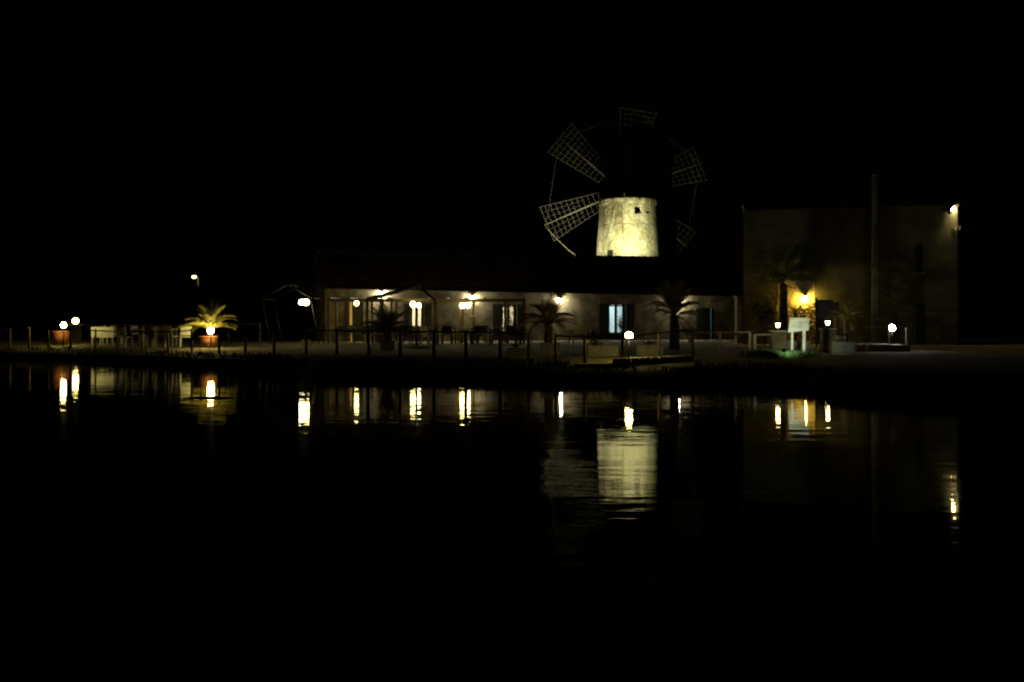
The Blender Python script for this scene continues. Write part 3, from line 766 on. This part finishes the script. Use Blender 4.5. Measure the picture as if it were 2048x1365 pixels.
# ------------------------------------------------------------------ palms and other plants
def frond_mesh(Ln, e0, e1, nl, ll, seed):
    rg = random.Random(seed); q = MB(); pts = []; p = Vector((0,0,0)); n = 12
    for i in range(n+1):
        pts.append(p.copy()); e = e0+(e1-e0)*(i/n)**1.2; p = p+Vector((math.cos(e), 0, math.sin(e)))*(Ln/n)
    q.path(pts, [.022*(1-.85*i/n)*Ln/1.6 for i in range(n+1)], 4)
    for k in range(nl):
        u = .16+.84*k/(nl-1); fi = u*n; i = min(int(fi), n-1); c_ = pts[i].lerp(pts[i+1], fi-i)
        d_ = (pts[i+1]-pts[i]).normalized(); nrm = Vector((-d_.z, 0, d_.x))
        l_ = ll*math.sin(math.pi*min(1, .22+.74*u))**.8*rg.uniform(.85, 1.1)
        for s_ in (-1, 1):
            dr = (d_*rg.uniform(.65,.85)+Vector((0,s_,0))*.75+nrm*rg.uniform(.25,.5)).normalized()
            m_ = c_+dr*l_*.5; e_ = c_+dr*l_+Vector((0,0,-.12*l_)); wv = d_*.0105*Ln/1.3
            q.add([c_-wv, c_+wv, m_+wv*1.15, e_, m_-wv*1.15], [(0,1,2,3,4)])
    m_ = q.data('frond'); m_.materials.append(M['leaf_palm']); return m_
FR = {}
def fronds(Ln):
    k = round(Ln, 2)
    if k not in FR:
        FR[k] = [frond_mesh(Ln, R(72), R(20), 32, Ln*.24, 1), frond_mesh(Ln, R(50), R(-25), 32, Ln*.24, 2), frond_mesh(Ln, R(26), R(-40), 30, Ln*.23, 3), frond_mesh(Ln, R(85), R(55), 22, Ln*.22, 4), frond_mesh(Ln, R(-5), R(-95), 16, Ln*.17, 5)]
        FR[k][4].materials[0] = M['rope']
    return FR[k]
def palm(px, D, crown_y, label, Ln, n, trunk_r=.09, basez=None, seed=1, thick=1.0, name='palm_tree', cat='palm tree', cuts=(.14, .42, .75), dead=4):
    b_ = base(px, D)
    if basez is not None: b_.z = basez
    t = thing(name, label, cat, b_, 0, 'palms on the terrace'); h = PZ(crown_y, D)-b_.z
    rg = random.Random(seed); tk = MB(); prof = []
    z = 0; i = 0
    while z < h:
        r_ = trunk_r*(1.15-.2*z/max(h,.1)); prof += [(r_*1.0, z), (r_*1.22, z+.045), (r_*.96, z+.055)]; z += .07
    tk.lathe([(trunk_r*1.2,-.02)]+prof, 10, smooth=False); tk.build('trunk', M['trunk'], t)
    fm = fronds(Ln)
    for i in range(n):
        lay = i/n; kind = 3 if lay < cuts[0] else 0 if lay < cuts[1] else 1 if lay < cuts[2] else 2
        f_ = obj('frond', fm[kind], None, t, (0,0,h-.05*lay))
        sc_ = rg.uniform(.85, 1.08); f_.scale = (sc_, sc_*thick, sc_)
        f_.rotation_euler = (rg.uniform(-.2,.2), rg.uniform(-.14,.14), i*2.399963+rg.uniform(-.25,.25))
    for i in range(dead):
        f_ = obj('dead_frond', fm[4], None, t, (0,0,h-.06)); sc_ = rg.uniform(.6, .9); f_.scale = (sc_, sc_, sc_)
        f_.rotation_euler = (rg.uniform(-.3,.3), rg.uniform(-.2,.25), rg.uniform(0, 6.28))
    return t
def pot(px, D, r0, r1, h, label, gyz=None):
    b_ = base(px, D)
    if gyz is not None: b_.z = gyz
    t = thing('terracotta_pot', label, 'pot', b_, 0, 'terracotta pots')
    MB().lathe([(r0,0),(r1*.96,h*.82),(r1*.97,h*.9)], 24).build('body', M['terracotta'], t)
    MB().lathe([(r1*.97,h*.88),(r1*1.07,h*.9),(r1*1.08,h),(r1*.94,h),(r1*.92,h*.93),(.02,h*.93)], 24).build('rim', M['terracotta'], t)
    return b_.z+h*.93
z_ = pot(418.5, 42.3, .30, .40, .48, 'terracotta pot holding the brightly lit palm')
palm(420, 42.3, 658, 'potted palm lit bright yellow by the lamp before it', 1.30, 28, .10, z_-.01, 5, cuts=(.04, .22, .60), dead=0)
pot(122, 47.4, .38, .40, .62, 'big plain terracotta pot behind the leftmost globe lamp')
def planter(px, D, w_, d_, h_, label, mt='concrete', rz=0.0):
    b_ = base(px, D)
    t = thing('planter_box', label, 'planter', b_, rz, 'box planters along the terrace edge')
    q = MB(); e = .05
    q.box((0,-d_/2+e/2,h_/2), (w_,e,h_)); q.box((0,d_/2-e/2,h_/2), (w_,e,h_)); q.box((-w_/2+e/2,0,h_/2), (e,d_-2*e,h_)); q.box((w_/2-e/2,0,h_/2), (e,d_-2*e,h_))
    q.build('trough', M[mt], t); MB().box((0,0,h_*.44), (w_-2*e-.004,d_-2*e-.004,h_*.86)).build('soil', M['mud'], t)
    return b_.z+h_*.87
def shrub(px, D, h, r, label, n=260, leafs=.07, basez=None, seed=0, mt='leaf', cone=False, name='shrub', cat='shrub', group='shrubs on the terrace'):
    b_ = base(px, D)
    if basez is not None: b_.z = basez
    t = thing(name, label, cat, b_, 0, group); rg = random.Random(seed+int(px)); st = MB(); lf = MB()
    stems = []
    for i in range(7):
        a = rg.uniform(0, 6.28); k = rg.uniform(.2, .9); top = Vector((math.cos(a)*r*k, math.sin(a)*r*k, h*rg.uniform(.6,1.0)))
        if cone: top = Vector((math.cos(a)*r*.12, math.sin(a)*r*.12, h*rg.uniform(.7,1)))
        mid = top*.5+Vector((0,0,h*.1)); st.path([(0,0,0), mid, top], [.018,.012,.005], 5); stems.append((mid, top))
    st.build('stem', M['trunk'], t)
    for i in range(n):
        if cone:
            u = rg.random()**1.5; rr = r*(1-u)**.9*math.sqrt(rg.uniform(.25,1))*(1+.15*math.sin(u*40)); a = rg.uniform(0,6.28); c_ = Vector((math.cos(a)*rr, math.sin(a)*rr, h*(.08+.92*u)))
        else:
            m_, tp = rg.choice(stems); c_ = m_.lerp(tp, rg.random()*1.05)+Vector((rg.gauss(0,r*.25), rg.gauss(0,r*.25), rg.gauss(0,h*.08)))
            c_.z = max(c_.z, .03)
        d_ = Vector((rg.gauss(0,1), rg.gauss(0,1), rg.gauss(.3,.8))).normalized(); sd = d_.cross(Vector((rg.gauss(0,1), rg.gauss(0,1), rg.gauss(0,1)))).normalized()
        l_ = leafs*rg.uniform(.7,1.4); lf.add([c_, c_+d_*l_*.5+sd*l_*.28, c_+d_*l_, c_+d_*l_*.5-sd*l_*.28], [(0,1,2,3)])
    q = lf.build('foliage', M[mt], t); q['kind'] = 'stuff'
    return t
# left terrace palm with its white-rimmed planter, mid palm, tall palm, house palms
z_ = planter(777, 39.5, .55, .5, .34, 'pale box planter under the dark palm left of the pergola', 'white_plastic')
palm(775, 39.5, 668, 'dark potted palm before the pergola, left of the conifer pot', 1.2, 34, .13, z_, 11, thick=1.25)
z_ = planter(1100, 33.5, .62, .5, .40, 'grey box planter holding the dark palm by the third bracket lamp')
palm(1097, 33.5, 648, 'dark palm silhouetted against the third bracket lamp', 1.05, 36, .12, z_, 21, thick=1.25)
palm(1349, 40, 631, 'tall dark palm hiding the rightmost bracket lamp', 1.35, 56, .17, None, 31, 1.3, cuts=(.25, .68, .9))
palm(1567, 46.2, 568, 'tall palm with dark trunk against the amber lit house wall', 1.35, 26, .17, None, 41)
palm(1590, 46.3, 634, 'small green palm below the amber lantern', .62, 18, .06, None, 51)
z_ = planter(1687, 33.5, .56, .5, .42, 'pale square planter right of the lantern pillars', 'concrete')
palm(1692, 36.2, 638, 'small dark palm between the notice board and the pole', .70, 20, .08, None, 61)
b_ = base(763, 49.8)
z_ = pot(763, 49.8, .24, .30, .45, 'terracotta pot of the conifer under the first bracket lamp')
shrub(763, 49.8, PZ(596, 49.8)-z_, .36, 'slim potted conifer under the first bracket lamp', 1500, .075, z_-.01, 1, 'conifer', True, 'conifer', 'conifer')
shrub(1017, 54.2, 1.55, .30, 'leafy shrub silhouetted against the cream lit door', 150, .12, None, 2)
shrub(1243.5, 55.0, 1.35, .22, 'thin shrub before the right pane of the cyan door', 120, .10, None, 3)
z_ = planter(1040, 31.5, .78, .45, .34, 'grey box planter left of the dark palm planter')
shrub(1030, 31.5, .22, .28, 'low shrub in the box planter left of the palm planter', 160, .05, z_-.01, 4)
z_ = planter(1205, 32.6, .95, .45, .34, 'grey box planter left of the domed globe lamp')
shrub(1195, 32.6, .2, .3, 'low shrub in the box planter left of the domed lamp', 150, .05, z_-.01, 5)
z_ = planter(1298, 32.6, .80, .45, .34, 'grey box planter right of the domed globe lamp')
shrub(1298, 32.6, .2, .3, 'low shrub in the box planter right of the domed lamp', 150, .05, z_-.01, 6)
shrub(1530, 44.5, 2.2, .55, 'tall dark bush left of the palm trunk by the house', 700, .10, None, 7)
shrub(1380, 50, .9, .7, 'pale low bush in front of the far right door', 420, .09, None, 8)
shrub(1488, 47, .7, .5, 'dark low bush at the foot of the stone pillar', 300, .09, None, 9)
shrub(1190, 46, .75, .6, 'round bush left of the cyan lit door', 420, .09, None, 10)
shrub(955, 49.6, .55, .5, 'low bush at the foot of the pergola posts', 260, .08, None, 12)
# agave in a pot with pale leaves
b_ = base(1683, 35.2)
t = thing('agave_plant', 'pale agave with drooping leaves beside the right lantern pillar', 'agave', b_, 0)
rg = random.Random(5)
MB().lathe([(.10,0),(.13,.3),(.09,.52),(.02,.53)], 12).build('stump', M['trunk'], t)
for i in range(14):
    a = i*2.4; q = MB(); c_, s_ = math.cos(a), math.sin(a); Ln = rg.uniform(.3,.45); pts = []
    for k in range(6):
        u = k/5; rr = Ln*(u*.75); z = .52+Ln*(.75*u-1.35*u*u*rg.uniform(.5,1.0)); pts.append((c_*rr, s_*rr, z, .045*(1-u)+.004))
    vs = []
    for x, y, z, wd in pts: vs += [(x-s_*wd, y+c_*wd, z+.012), (x, y, z-.006), (x+s_*wd, y-c_*wd, z+.012)]
    q.add(vs, [f for k in range(5) for f in ((k*3,k*3+1,k*3+4,k*3+3), (k*3+1,k*3+2,k*3+5,k*3+4))]); q.build('leaf', M['wood_pale'], t)

# ------------------------------------------------------------------ lantern pillars
for px, D, wd, yt, ylamp, lab, lab2 in ((1655.5, 36.4, .50, 657, 646, 'wide stone gate pillar right of the white sign', 'glowing lantern on the gate pillar right of the white sign'),
                                        (1556, 34.6, .52, 661.5, 650.5, 'stone gate pillar behind the white fence rail', 'glowing lantern on the gate pillar left of the white sign')):
    b_ = base(px, D); h = PZ(yt, D)-b_.z
    t = thing('gate_pillar', lab, 'pillar', b_, 0, 'gate pillars')
    MB().box((0,0,h/2-.05), (wd-.06,wd-.06,h)).build('shaft', M['plaster'], t); MB().box((0,0,h-.025), (wd,wd,.05)).build('cap_stone', M['concrete'], t)
    l_ = thing('pillar_lantern', lab2, 'lantern', (b_.x, b_.y, b_.z+h), 0, 'lanterns on gate pillars')
    zc = PZ(ylamp, D)-b_.z-h
    MB().lathe([(.05,0),(.05,.012),(.014,.02),(.014,zc-.075),(.05,zc-.07)], 10).build('stem', M['metal_dark'], l_)
    MB().lathe([(.045,zc-.068),(.078,zc+.05)], 6, smooth=False).build('glass_body', M['em_lantern'], l_)
    MB().lathe([(.09,zc+.053),(.085,zc+.06),(.03,zc+.105),(.01,zc+.13)], 6, smooth=False).build('lid', M['metal_dark'], l_)

# ------------------------------------------------------------------ white sign with its spotlight
SD = 32.6
b_ = base(1596, SD)
t = thing('sign_board', 'tilted white painted sign board on two posts, lit from below', 'sign', b_)
def sp(px, py, D=SD): return at(px, py, D)-b_
for x0, x1, w_ in ((1583.5, 1584.5, .060), (1607.5, 1608, .085)):
    MB().bar(sp(x0, 712), sp(x1, 652), w_, .05).build('post', M['white_paint'], t)
q0, q1, q2, q3 = sp(1576.5, 665.6, SD-.06), sp(1617.5, 661, SD-.06), sp(1618.5, 637, SD-.02), sp(1580, 635.8, SD-.02)
bk = Vector((0,.025,0))
# three boards, butted edge to edge
for k in range(3):
    a0, a1 = k/3+.004, (k+1)/3-.004
    p0, p1, p2, p3 = q0.lerp(q3,a0), q1.lerp(q2,a0), q1.lerp(q2,a1), q0.lerp(q3,a1)
    MB().add([p0,p1,p2,p3,p0+bk,p1+bk,p2+bk,p3+bk], [(0,1,2,3),(7,6,5,4),(0,4,5,1),(1,5,6,2),(2,6,7,3),(3,7,4,0)]).build('plank', M['white_paint'], t)
p = base(1568, 29.9)
t = thing('ground_spotlight', 'small spotlight hidden in the grass before the white sign', 'spotlight', p)
aim = at(1592, 652, SD); d = (aim-p-Vector((0,0,.26))).normalized(); rot = d.to_track_quat('Y','Z').to_matrix()
MB().box((0,0,.26), (.11,.08,.09), rot).build('housing', M['metal_dark'], t)
MB().box(Vector((0,0,.26))+d*.042, (.09,.004,.07), rot).build('lens', M['em_flood_lens'], t)
MB().tube((0,0,-.05), (0,0,.22), .012).build('spike', M['metal_dark'], t)
L = bpy.data.lights.new('spotlight_beam', 'SPOT'); L.energy = 470; L.spot_size = R(62); L.spot_blend = 1.0; L.color = (.92,1.0,.66); L.shadow_soft_size = .04
lo = bpy.data.objects.new('spotlight_beam', L); COL.objects.link(lo); lo.parent = t; lo.location = Vector((0,0,.26))+d*.06; lo.rotation_euler = d.to_track_quat('-Z','Y').to_euler()
planter(1591, 35.6, .84, .45, .42, 'blue grey box planter behind the posts of the white sign', 'metal_grey')
# white rail fences either side
def fence(name, label, pts, h, rails, mt, pw=.07, group=None, round_=False, rail_r=.03):
    b0 = base(*pts[0]); t = thing(name, label, 'fence', b0, 0, group); tops = []
    for px, D in pts:
        b_ = base(px, D)-b0; hh = h*random.uniform(.96, 1.05); lean = Vector((random.uniform(-.02,.02), random.uniform(-.02,.02), 0))
        if round_: MB().path([b_+Vector((0,0,-.08)), b_+lean+Vector((0,0,hh))], [pw*.55,pw*.45], 7).build('post', mt, t)
        else: MB().bar(b_+Vector((0,0,-.05)), b_+lean+Vector((0,0,hh)), pw).build('post', mt, t)
        tops.append((b_+lean, hh))
    for (a, ha), (b, hb) in zip(tops, tops[1:]):
        for k in rails:
            f_ = Vector((0,-pw*.62,0))
            if round_: MB().path([a+f_+Vector((0,0,ha*k)), a.lerp(b,.5)+f_+Vector((0,0,(ha+hb)/2*k-.012)), b+f_+Vector((0,0,hb*k))], rail_r, 6).build('rail', mt, t)
            else: MB().bar(a+Vector((0,0,ha*k+.02)), b+Vector((0,0,hb*k+.02)), .06, .045).build('rail', mt, t)
    return t
fence('white_fence', 'short pale wooden fence left of the white sign', [(1509, 33.2), (1566, 35.4)], .62, (1.0,), M['wood_pale'], .09)
fence('white_fence', 'pale rail fence beyond the grass, left of the short fence', [(1385, 37.0), (1440, 36.6), (1499, 36.0)], .68, (1.0,), M['wood_pale'])
# dark rope-and-post fence on the shore, in runs
W1 = [(-60,46.6),(20,46.3),(58,46.1)]
fence('shore_fence', 'dark round post fence at the far left shore', W1, .95, (.92,), M['wood_mid'], .10, 'round post fences on the shore', True)
fence('shore_fence', 'round post fence between the left globe lamp and the potted palm', [(97,45.6),(141,44.9),(191,43.9),(236,42.6),(285,41.2),(336,40.2),(384,39.2)], .88, (.93,), M['wood_mid'], .09, 'round post fences on the shore', True)
fence('shore_fence', 'round post fence between the lit palm and the terrace palm', [(438,38.4),(491,37.6),(548,36.6),(613,35.6),(674,34.4),(738,33.4)], .86, (.93,), M['wood_mid'], .10, 'round post fences on the shore', True)
fence('shore_fence', 'round post fence in front of the pergola', [(800,33.0),(868,32.2),(932,31.8),(1000,31.4),(1058,31.0)], .84, (.94,), M['wood_mid'], .11, 'round post fences on the shore', True)
fence('shore_fence', 'round post fence beside the domed globe lamp', [(1112,30.0),(1170,29.8),(1246,29.75),(1318,30.9),(1385,31.6)], .86, (.93,), M['wood_mid'], .09, 'round post fences on the shore', True)
fence('back_fence', 'thin pale post fence behind the left terrace', [(160,50.5),(250,50),(330,49.5),(412,49),(457,48.6),(520,48.2)], .95, (.95,), M['wood_mid'], .07, None, True, .014)

# ------------------------------------------------------------------ low stone edging by the domed lamp
rg = random.Random(9)
def edging(a, b, D0, D1, y0, y1, label, h=.20):
    b0 = base(a, D0); t = thing('stone_edging', label, 'stone edging', b0)
    px = a
    while px < b:
        k = (px-a)/(b-a); D = D0+(D1-D0)*k; wd = rg.uniform(10, 22); top = PZ(y0+(y1-y0)*k, D)
        c_ = Vector((PX(px+wd/2, D), D, top-h/2+rg.uniform(-.006,.006)))-b0
        q = MB(); x, y, z = wd*D/F*.5, rg.uniform(.27,.31), h/2; e = .012
        vs = [(sx*(x-e*(lz == 1)), sy*(y-e*(lz == 1)), z if lz else -z) for lz in (0,1) for sx, sy in ((-1,-1),(1,-1),(1,1),(-1,1))]
        vs = [Vector(v)+c_+Vector((rg.uniform(-.01,.01),rg.uniform(-.01,.01),rg.uniform(-.006,.006))) for v in vs]
        q.add(vs, [(0,3,2,1),(4,5,6,7),(0,1,5,4),(1,2,6,5),(2,3,7,6),(3,0,4,7)]); q.build('stone', M['stone'], t); px += wd
edging(1226, 1372, 29.3, 30.4, 717.5, 711.5, 'low stone edging lit on top below the domed globe lamp')
edging(1150, 1222, 29.1, 29.3, 727.5, 727, 'lower stone edging left of the domed globe lamp', .16)

# ------------------------------------------------------------------ raised platform, rail and board on the right
p0 = PX(1716, 37.2); p1 = PX(1823, 37.2)
t = thing('stone_platform', 'low dark stone platform under the white globe lamp', 'platform', ((p0+p1)/2, 38.6, .30))
MB().box((0,0,(PLZ-.30-.06)/2), (p1-p0,2.6,PLZ-.30-.06)).build('base_course', M['mortar'], t)
n = 7
for i in range(n):
    for j in range(3):
        w_ = (p1-p0)/n
        MB().box((-(p1-p0)/2+w_*(i+.5), -1.3+2.6/3*(j+.5), PLZ-.30-.03+.001*((i+j) % 2)), (w_-.012, 2.6/3-.012, .06)).build('paving_slab', M['concrete'], t)
b0 = Vector((PX(1694, 37.8), 37.8, PLZ))
t = thing('platform_rail', 'thin rail on posts running behind the white globe lamp', 'railing', b0)
for px in (1697, 1778, 1813):
    q = Vector((PX(px, 38.0)-b0.x, .2, 0)); MB().bar(q+Vector((0,0,-.0 if px > 1716 else -.3)), q+Vector((0,0,.60)), .05).build('post', M['wood_mid'], t)
MB().bar(Vector((PX(1690,38.0)-b0.x,.15,.62)), Vector((PX(1815,38.0)-b0.x,.15,.62)), .09, .045).build('rail', M['wood_mid'], t)
b_ = base(1655, 43.8)
t = thing('notice_board', 'dark framed notice board on a tall post by the house', 'notice board', b_)
def nb(px, py, D=43.8): return at(px, py, D)-b_
MB().bar((nb(1633,640).x,0,-.05), nb(1633,596), .08).build('post', M['wood_dark'], t)
MB().bar((nb(1676,640).x,0,-.05), nb(1676,603), .06).build('post', M['wood_dark'], t)
A_, B_ = nb(1635,637), nb(1675,604)
MB().box(((A_.x+B_.x)/2, -.02, (A_.z+B_.z)/2), (B_.x-A_.x, .04, B_.z-A_.z)).build('panel', M['frame_dark'], t)
for k in range(3):
    w_ = (B_.x-A_.x)/3; MB().box((A_.x+w_*(k+.5), -.046, (A_.z+B_.z)/2), (w_*.82, .004, (B_.z-A_.z)*.8)).build('notice_sheet', M['metal_bronze'], t)

# ------------------------------------------------------------------ terrace furniture
def chair(loc, rz, mt, label, group, style='arm'):
    t = thing('chair', label, 'chair', loc, rz, group)
    MB().box((0,0,.44), (.46,.44,.035)).build('seat', M[mt], t)
    b_ = MB(); rotb = Matrix.Rotation(R(-9), 3, 'X')
    b_.box((0,.235,.68), (.44,.025,.36), rotb); b_.build('backrest', M[mt], t)
    for x, y in ((-.2,-.19),(.2,-.19),(-.2,.19),(.2,.19)):
        MB().bar((x*1.08,y*1.1,0), (x,y,.44), .035).build('leg', M[mt], t)
    if style == 'arm':
        for x in (-.235,.235): MB().path([(x,-.18,.43),(x,-.17,.63),(x,.16,.66),(x*.93,.24,.66)], .016, 6).build('armrest', M[mt], t)
    return t
def table(loc, rz, w_, d_, mt, label, group, cloth=None):
    t = thing('table', label, 'table', loc, rz, group)
    MB().box((0,0,.735), (w_,d_,.035)).build('top', M[mt], t)
    for x in (-1,1):
        for y in (-1,1): MB().bar((x*(w_/2-.06),y*(d_/2-.06),0), (x*(w_/2-.06),y*(d_/2-.06),.717), .045).build('leg', M[mt], t)
    return t
# white furniture on the left terrace
p = base(214, 47.8)
t = thing('white_sofa', 'white garden sofa with slim legs seen from behind, left terrace', 'sofa', p, R(-17))
MB().box((0,-.30,.56), (1.20,.04,.48)).build('backrest', M['white_plastic'], t); MB().box((0,.05,.40), (1.14,.60,.08)).build('seat', M['white_plastic'], t)
for x in (-.58,.58): MB().box((x*.99,.04,.55), (.04,.64,.30)).build('armrest', M['white_plastic'], t)
for x, y in ((-.56,-.28),(-.12,-.28),(.5,-.28),(-.56,.3),(.5,.3)): MB().bar((x*1.06,y*1.03,0), (x,y,.38), .03).build('leg', M['white_plastic'], t)
gw = 'white furniture on the left terrace'
table(base(225, 49.2), .1, .8, .8, 'white_plastic', 'white table behind the white garden sofa', gw)
for i, (px, D, rz, lab) in enumerate(((250, 43.6, 2.8, 'white armchair just right of the white garden sofa'), (278, 44.6, 1.2, 'white armchair turned sideways between the white tables'),
        (300, 43.4, 3.0, 'white armchair in front of the long white table'), (322, 43.2, 3.3, 'second white armchair in front of the long white table'),
        (345, 43.8, 2.6, 'white armchair at the right end of the long white table'), (372, 42.6, 3.5, 'white armchair nearest the lit potted palm'))):
    chair(base(px, D), rz, 'white_plastic', lab, 'white chairs on the left terrace')
table(base(316, 45.0), .05, 1.5, .8, 'white_plastic', 'long white table among the white armchairs', gw)
for i, (px, D, lab) in enumerate(((206, 45.5, 'small glass jar at the left of the white table'), (224.5, 45.4, 'tall drinking glass in the middle of the white table'), (230.5, 45.6, 'small drinking glass beside the tall one on the table'))):
    b_ = base(px, D); q = base(225, 49.2); zt = q.z+.7535
    o = MB().lathe([(.03,0),(.04,.02),(.042,.11),(.036,.112),(.034,.02)], 12).build('drinking_glass', M['white_plastic'], None, (q.x+(px-225)*D/F*.7, q.y-.2+i*.12, zt)); tag(o, lab, 'glass', 'glasses on the white table')
# dark dining sets under the pergola
tabs = [(690, 50.0, 'leftmost door'), (748, 48.8, 'potted conifer'), (815, 47.5, 'left pendant pair'), (893, 48.6, 'middle wall'), (962, 48.6, 'hanging frame'), (1022, 49.2, 'cream lit door')]
for i, (px, D, nm) in enumerate(tabs):
    q = base(px, D); rz = random.uniform(-.12, .12)
    table(q, rz, .95, .8, 'chair_dark', f'dark terrace table in front of the {nm}', 'dark tables on the terrace')
    c_ = q.copy(); c_.z += .7535
    o = MB().box((0,0,.004), (.5,.5,.006)).build('place_cloth', M['cloth'], None, c_); o.rotation_euler.z = rz+.3; tag(o, f'pale cloth on the dark table in front of the {nm}', 'tablecloth', 'cloths on terrace tables')
    for dx, dy, a, sd in ((-.72,0,R(90),'left'), (.72,0,R(-90),'right'), (0,-.66,R(180),'near'), (0,.66,0,'far')):
        v = q+Vector((dx+random.uniform(-.05,.05), dy+random.uniform(-.05,.05), 0)); v.z = ground_z(v.x, v.y)
        chair(v, a+random.uniform(-.25,.25), 'chair_dark', f'dark chair on the {sd} side of the table before the {nm}', 'dark chairs on the terrace')
chair(base(857, 44.6), 2.4, 'white_plastic', 'single white chair turned away beside the parasol base', None)
table(base(1159, 38.5), .2, .75, .75, 'white_plastic', 'lone white table between the dark palm and the cyan door', None)
# parasol stand
p = base(834, 41.5)
t = thing('parasol_stand', 'round parasol base with a thin pale pole on the terrace', 'parasol stand', p)
MB().lathe([(.47,0),(.47,.05),(.3,.08),(.06,.11)], 24).build('base', M['concrete'], t); MB().tube((0,0,.1), (0,0,1.75), .02).build('pole', M['metal_grey'], t)
MB().lathe([(.05,.08),(.05,.3),(.03,.34)], 12).build('collar', M['metal_dark'], t)
p = base(612, 46)
t = thing('ballast_block', 'dark square ballast block at the foot of the gazebo frame', 'block', p)
MB().box((0,0,.12), (.4,.4,.24)).build('block', M['concrete'], t); MB().path([(-.08,0,.23),(-.08,0,.3),(.08,0,.3),(.08,0,.23)], .012, 6).build('handle', M['metal_dark'], t)

# ------------------------------------------------------------------ far left: shed roof and street lamp beyond
p = Vector((PX(345, 84), 84, .48))
t = thing('tiled_shed', 'dark low shed with sloping tiled roof behind the left terrace', 'shed', p)
W_ = 5.2; AP = PZ(575, 84)-.48; EV = PZ(624, 84)-.48; ax = PX(402, 84)-p.x
q = MB().add([(-3.2,0,-.2),(ax+1.9,0,-.2),(ax+1.9,0,EV+.2),(ax,0,AP-.1),(-3.2,0,EV-.1),(-3.2,6,-.2),(ax+1.9,6,-.2),(ax+1.9,6,EV+.2),(ax,6,AP-.1),(-3.2,6,EV-.1)],
   [(0,1,2,3,4),(9,8,7,6,5),(0,4,9,5),(1,6,7,2),(4,3,8,9),(3,2,7,8)]); q.build('wall', M['wood_dark'], t)
for a, b, nm in (((-3.5,EV-.28),(ax,AP),'roof_slope'), ((ax,AP),(ax+2.2,EV+.0),'roof_slope')):
    q = MB(); n = 26
    A_, B_ = Vector((a[0],0,a[1])), Vector((b[0],0,b[1]))
    for i in range(n):
        y = -.3+i*.255; q.path([A_+Vector((0,y,.05)), B_+Vector((0,y,.05))], .12, 6)
    s_ = q.build(nm, M['tile'], t); s_['kind'] = 'stuff'
MB().box((-1.0,-.03,1.0), (.85,.05,2.0)).build('door', M['shutter'], t)
p = Vector((PX(396.5, 140), 140, .4))
t = thing('street_lamp', 'distant yellow street lamp on a pole above the shed roof', 'street lamp', p)
H_ = PZ(556, 140)-.4
MB().path([(0,0,0),(0,0,H_)], [.11,.08], 10).build('pole', M['pole'], t)
MB().path([(0,0,H_),(-.08,-.2,H_+.25),(-.28,-.5,H_+.3)], .045, 8).build('arm', M['pole'], t)
MB().box((-.36,-.6,H_+.30), (.5,.5,.12)).build('head', M['metal_dark'], t); MB().ball((-.36,-.6,H_+.10), .28, 16, 8, .75).build('lens', M['em_street'], t)

# ------------------------------------------------------------------ floating log in the water
p = Vector((PX(418, 21.9), 21.9, .0))
t = thing('floating_log', 'dark half sunk log with an upright stub in the water', 'log', p, R(-3))
MB().path([(-.56,0,.0),(-.2,.01,.01),(.2,0,.014),(.54,-.01,.0)], [.012,.024,.026,.012], 10).build('trunk', M['wood_dark'], t)
MB().path([(-.17,0,.0),(-.165,-.01,.06)], [.03,.028], 8).build('stub', M['wood_dark'], t)

# ------------------------------------------------------------------ grass and scrub on the shore
def blades(name, n, place, hmin, hmax, mt, label, wd=.012, seed=1):
    rg = random.Random(seed); q = MB(); made = 0
    for i in range(n):
        c_ = place(rg)
        if c_ is None: continue
        h = rg.uniform(hmin, hmax); a = rg.uniform(0, 6.28); lean = Vector((math.cos(a), math.sin(a), 0))*h*rg.uniform(.1,.6); s_ = Vector((-math.sin(a), math.cos(a), 0))*wd
        q.add([c_-s_, c_+s_, c_+lean*.45+Vector((0,0,h*.6))+s_*.7, c_+lean+Vector((0,0,h)), c_+lean*.45+Vector((0,0,h*.6))-s_*.7], [(0,1,2,3,4)])
    o = q.build(name, M[mt]); o['kind'] = 'stuff'; o['label'] = label; o['category'] = 'grass'; return o
def pl_grass(rg):
    px = rg.gauss(1556, 27); D = rg.uniform(30.9, 33.6); return base(px, D, -.01)
blades('grass', 5200, pl_grass, .08, .24, 'grass', 'green grass lit by the spotlight around the sign posts', .009, 4)
def pl_scrub(rg):
    px = rg.uniform(-60, 2100); c_ = crest(px)
    if mnoise.noise(Vector((px*.012, 0, 7))) < rg.uniform(-.6, .35): return None
    ds = rg.uniform(-1.3, 2.0)
    if 1140 < px < 1390 and ds > .3: return None
    return base(px, c_+ds, -.01)
blades('scrub', 16000, pl_scrub, .04, .17, 'scrub', 'dark dry scrub along the water edge of the shore', .016, 6)
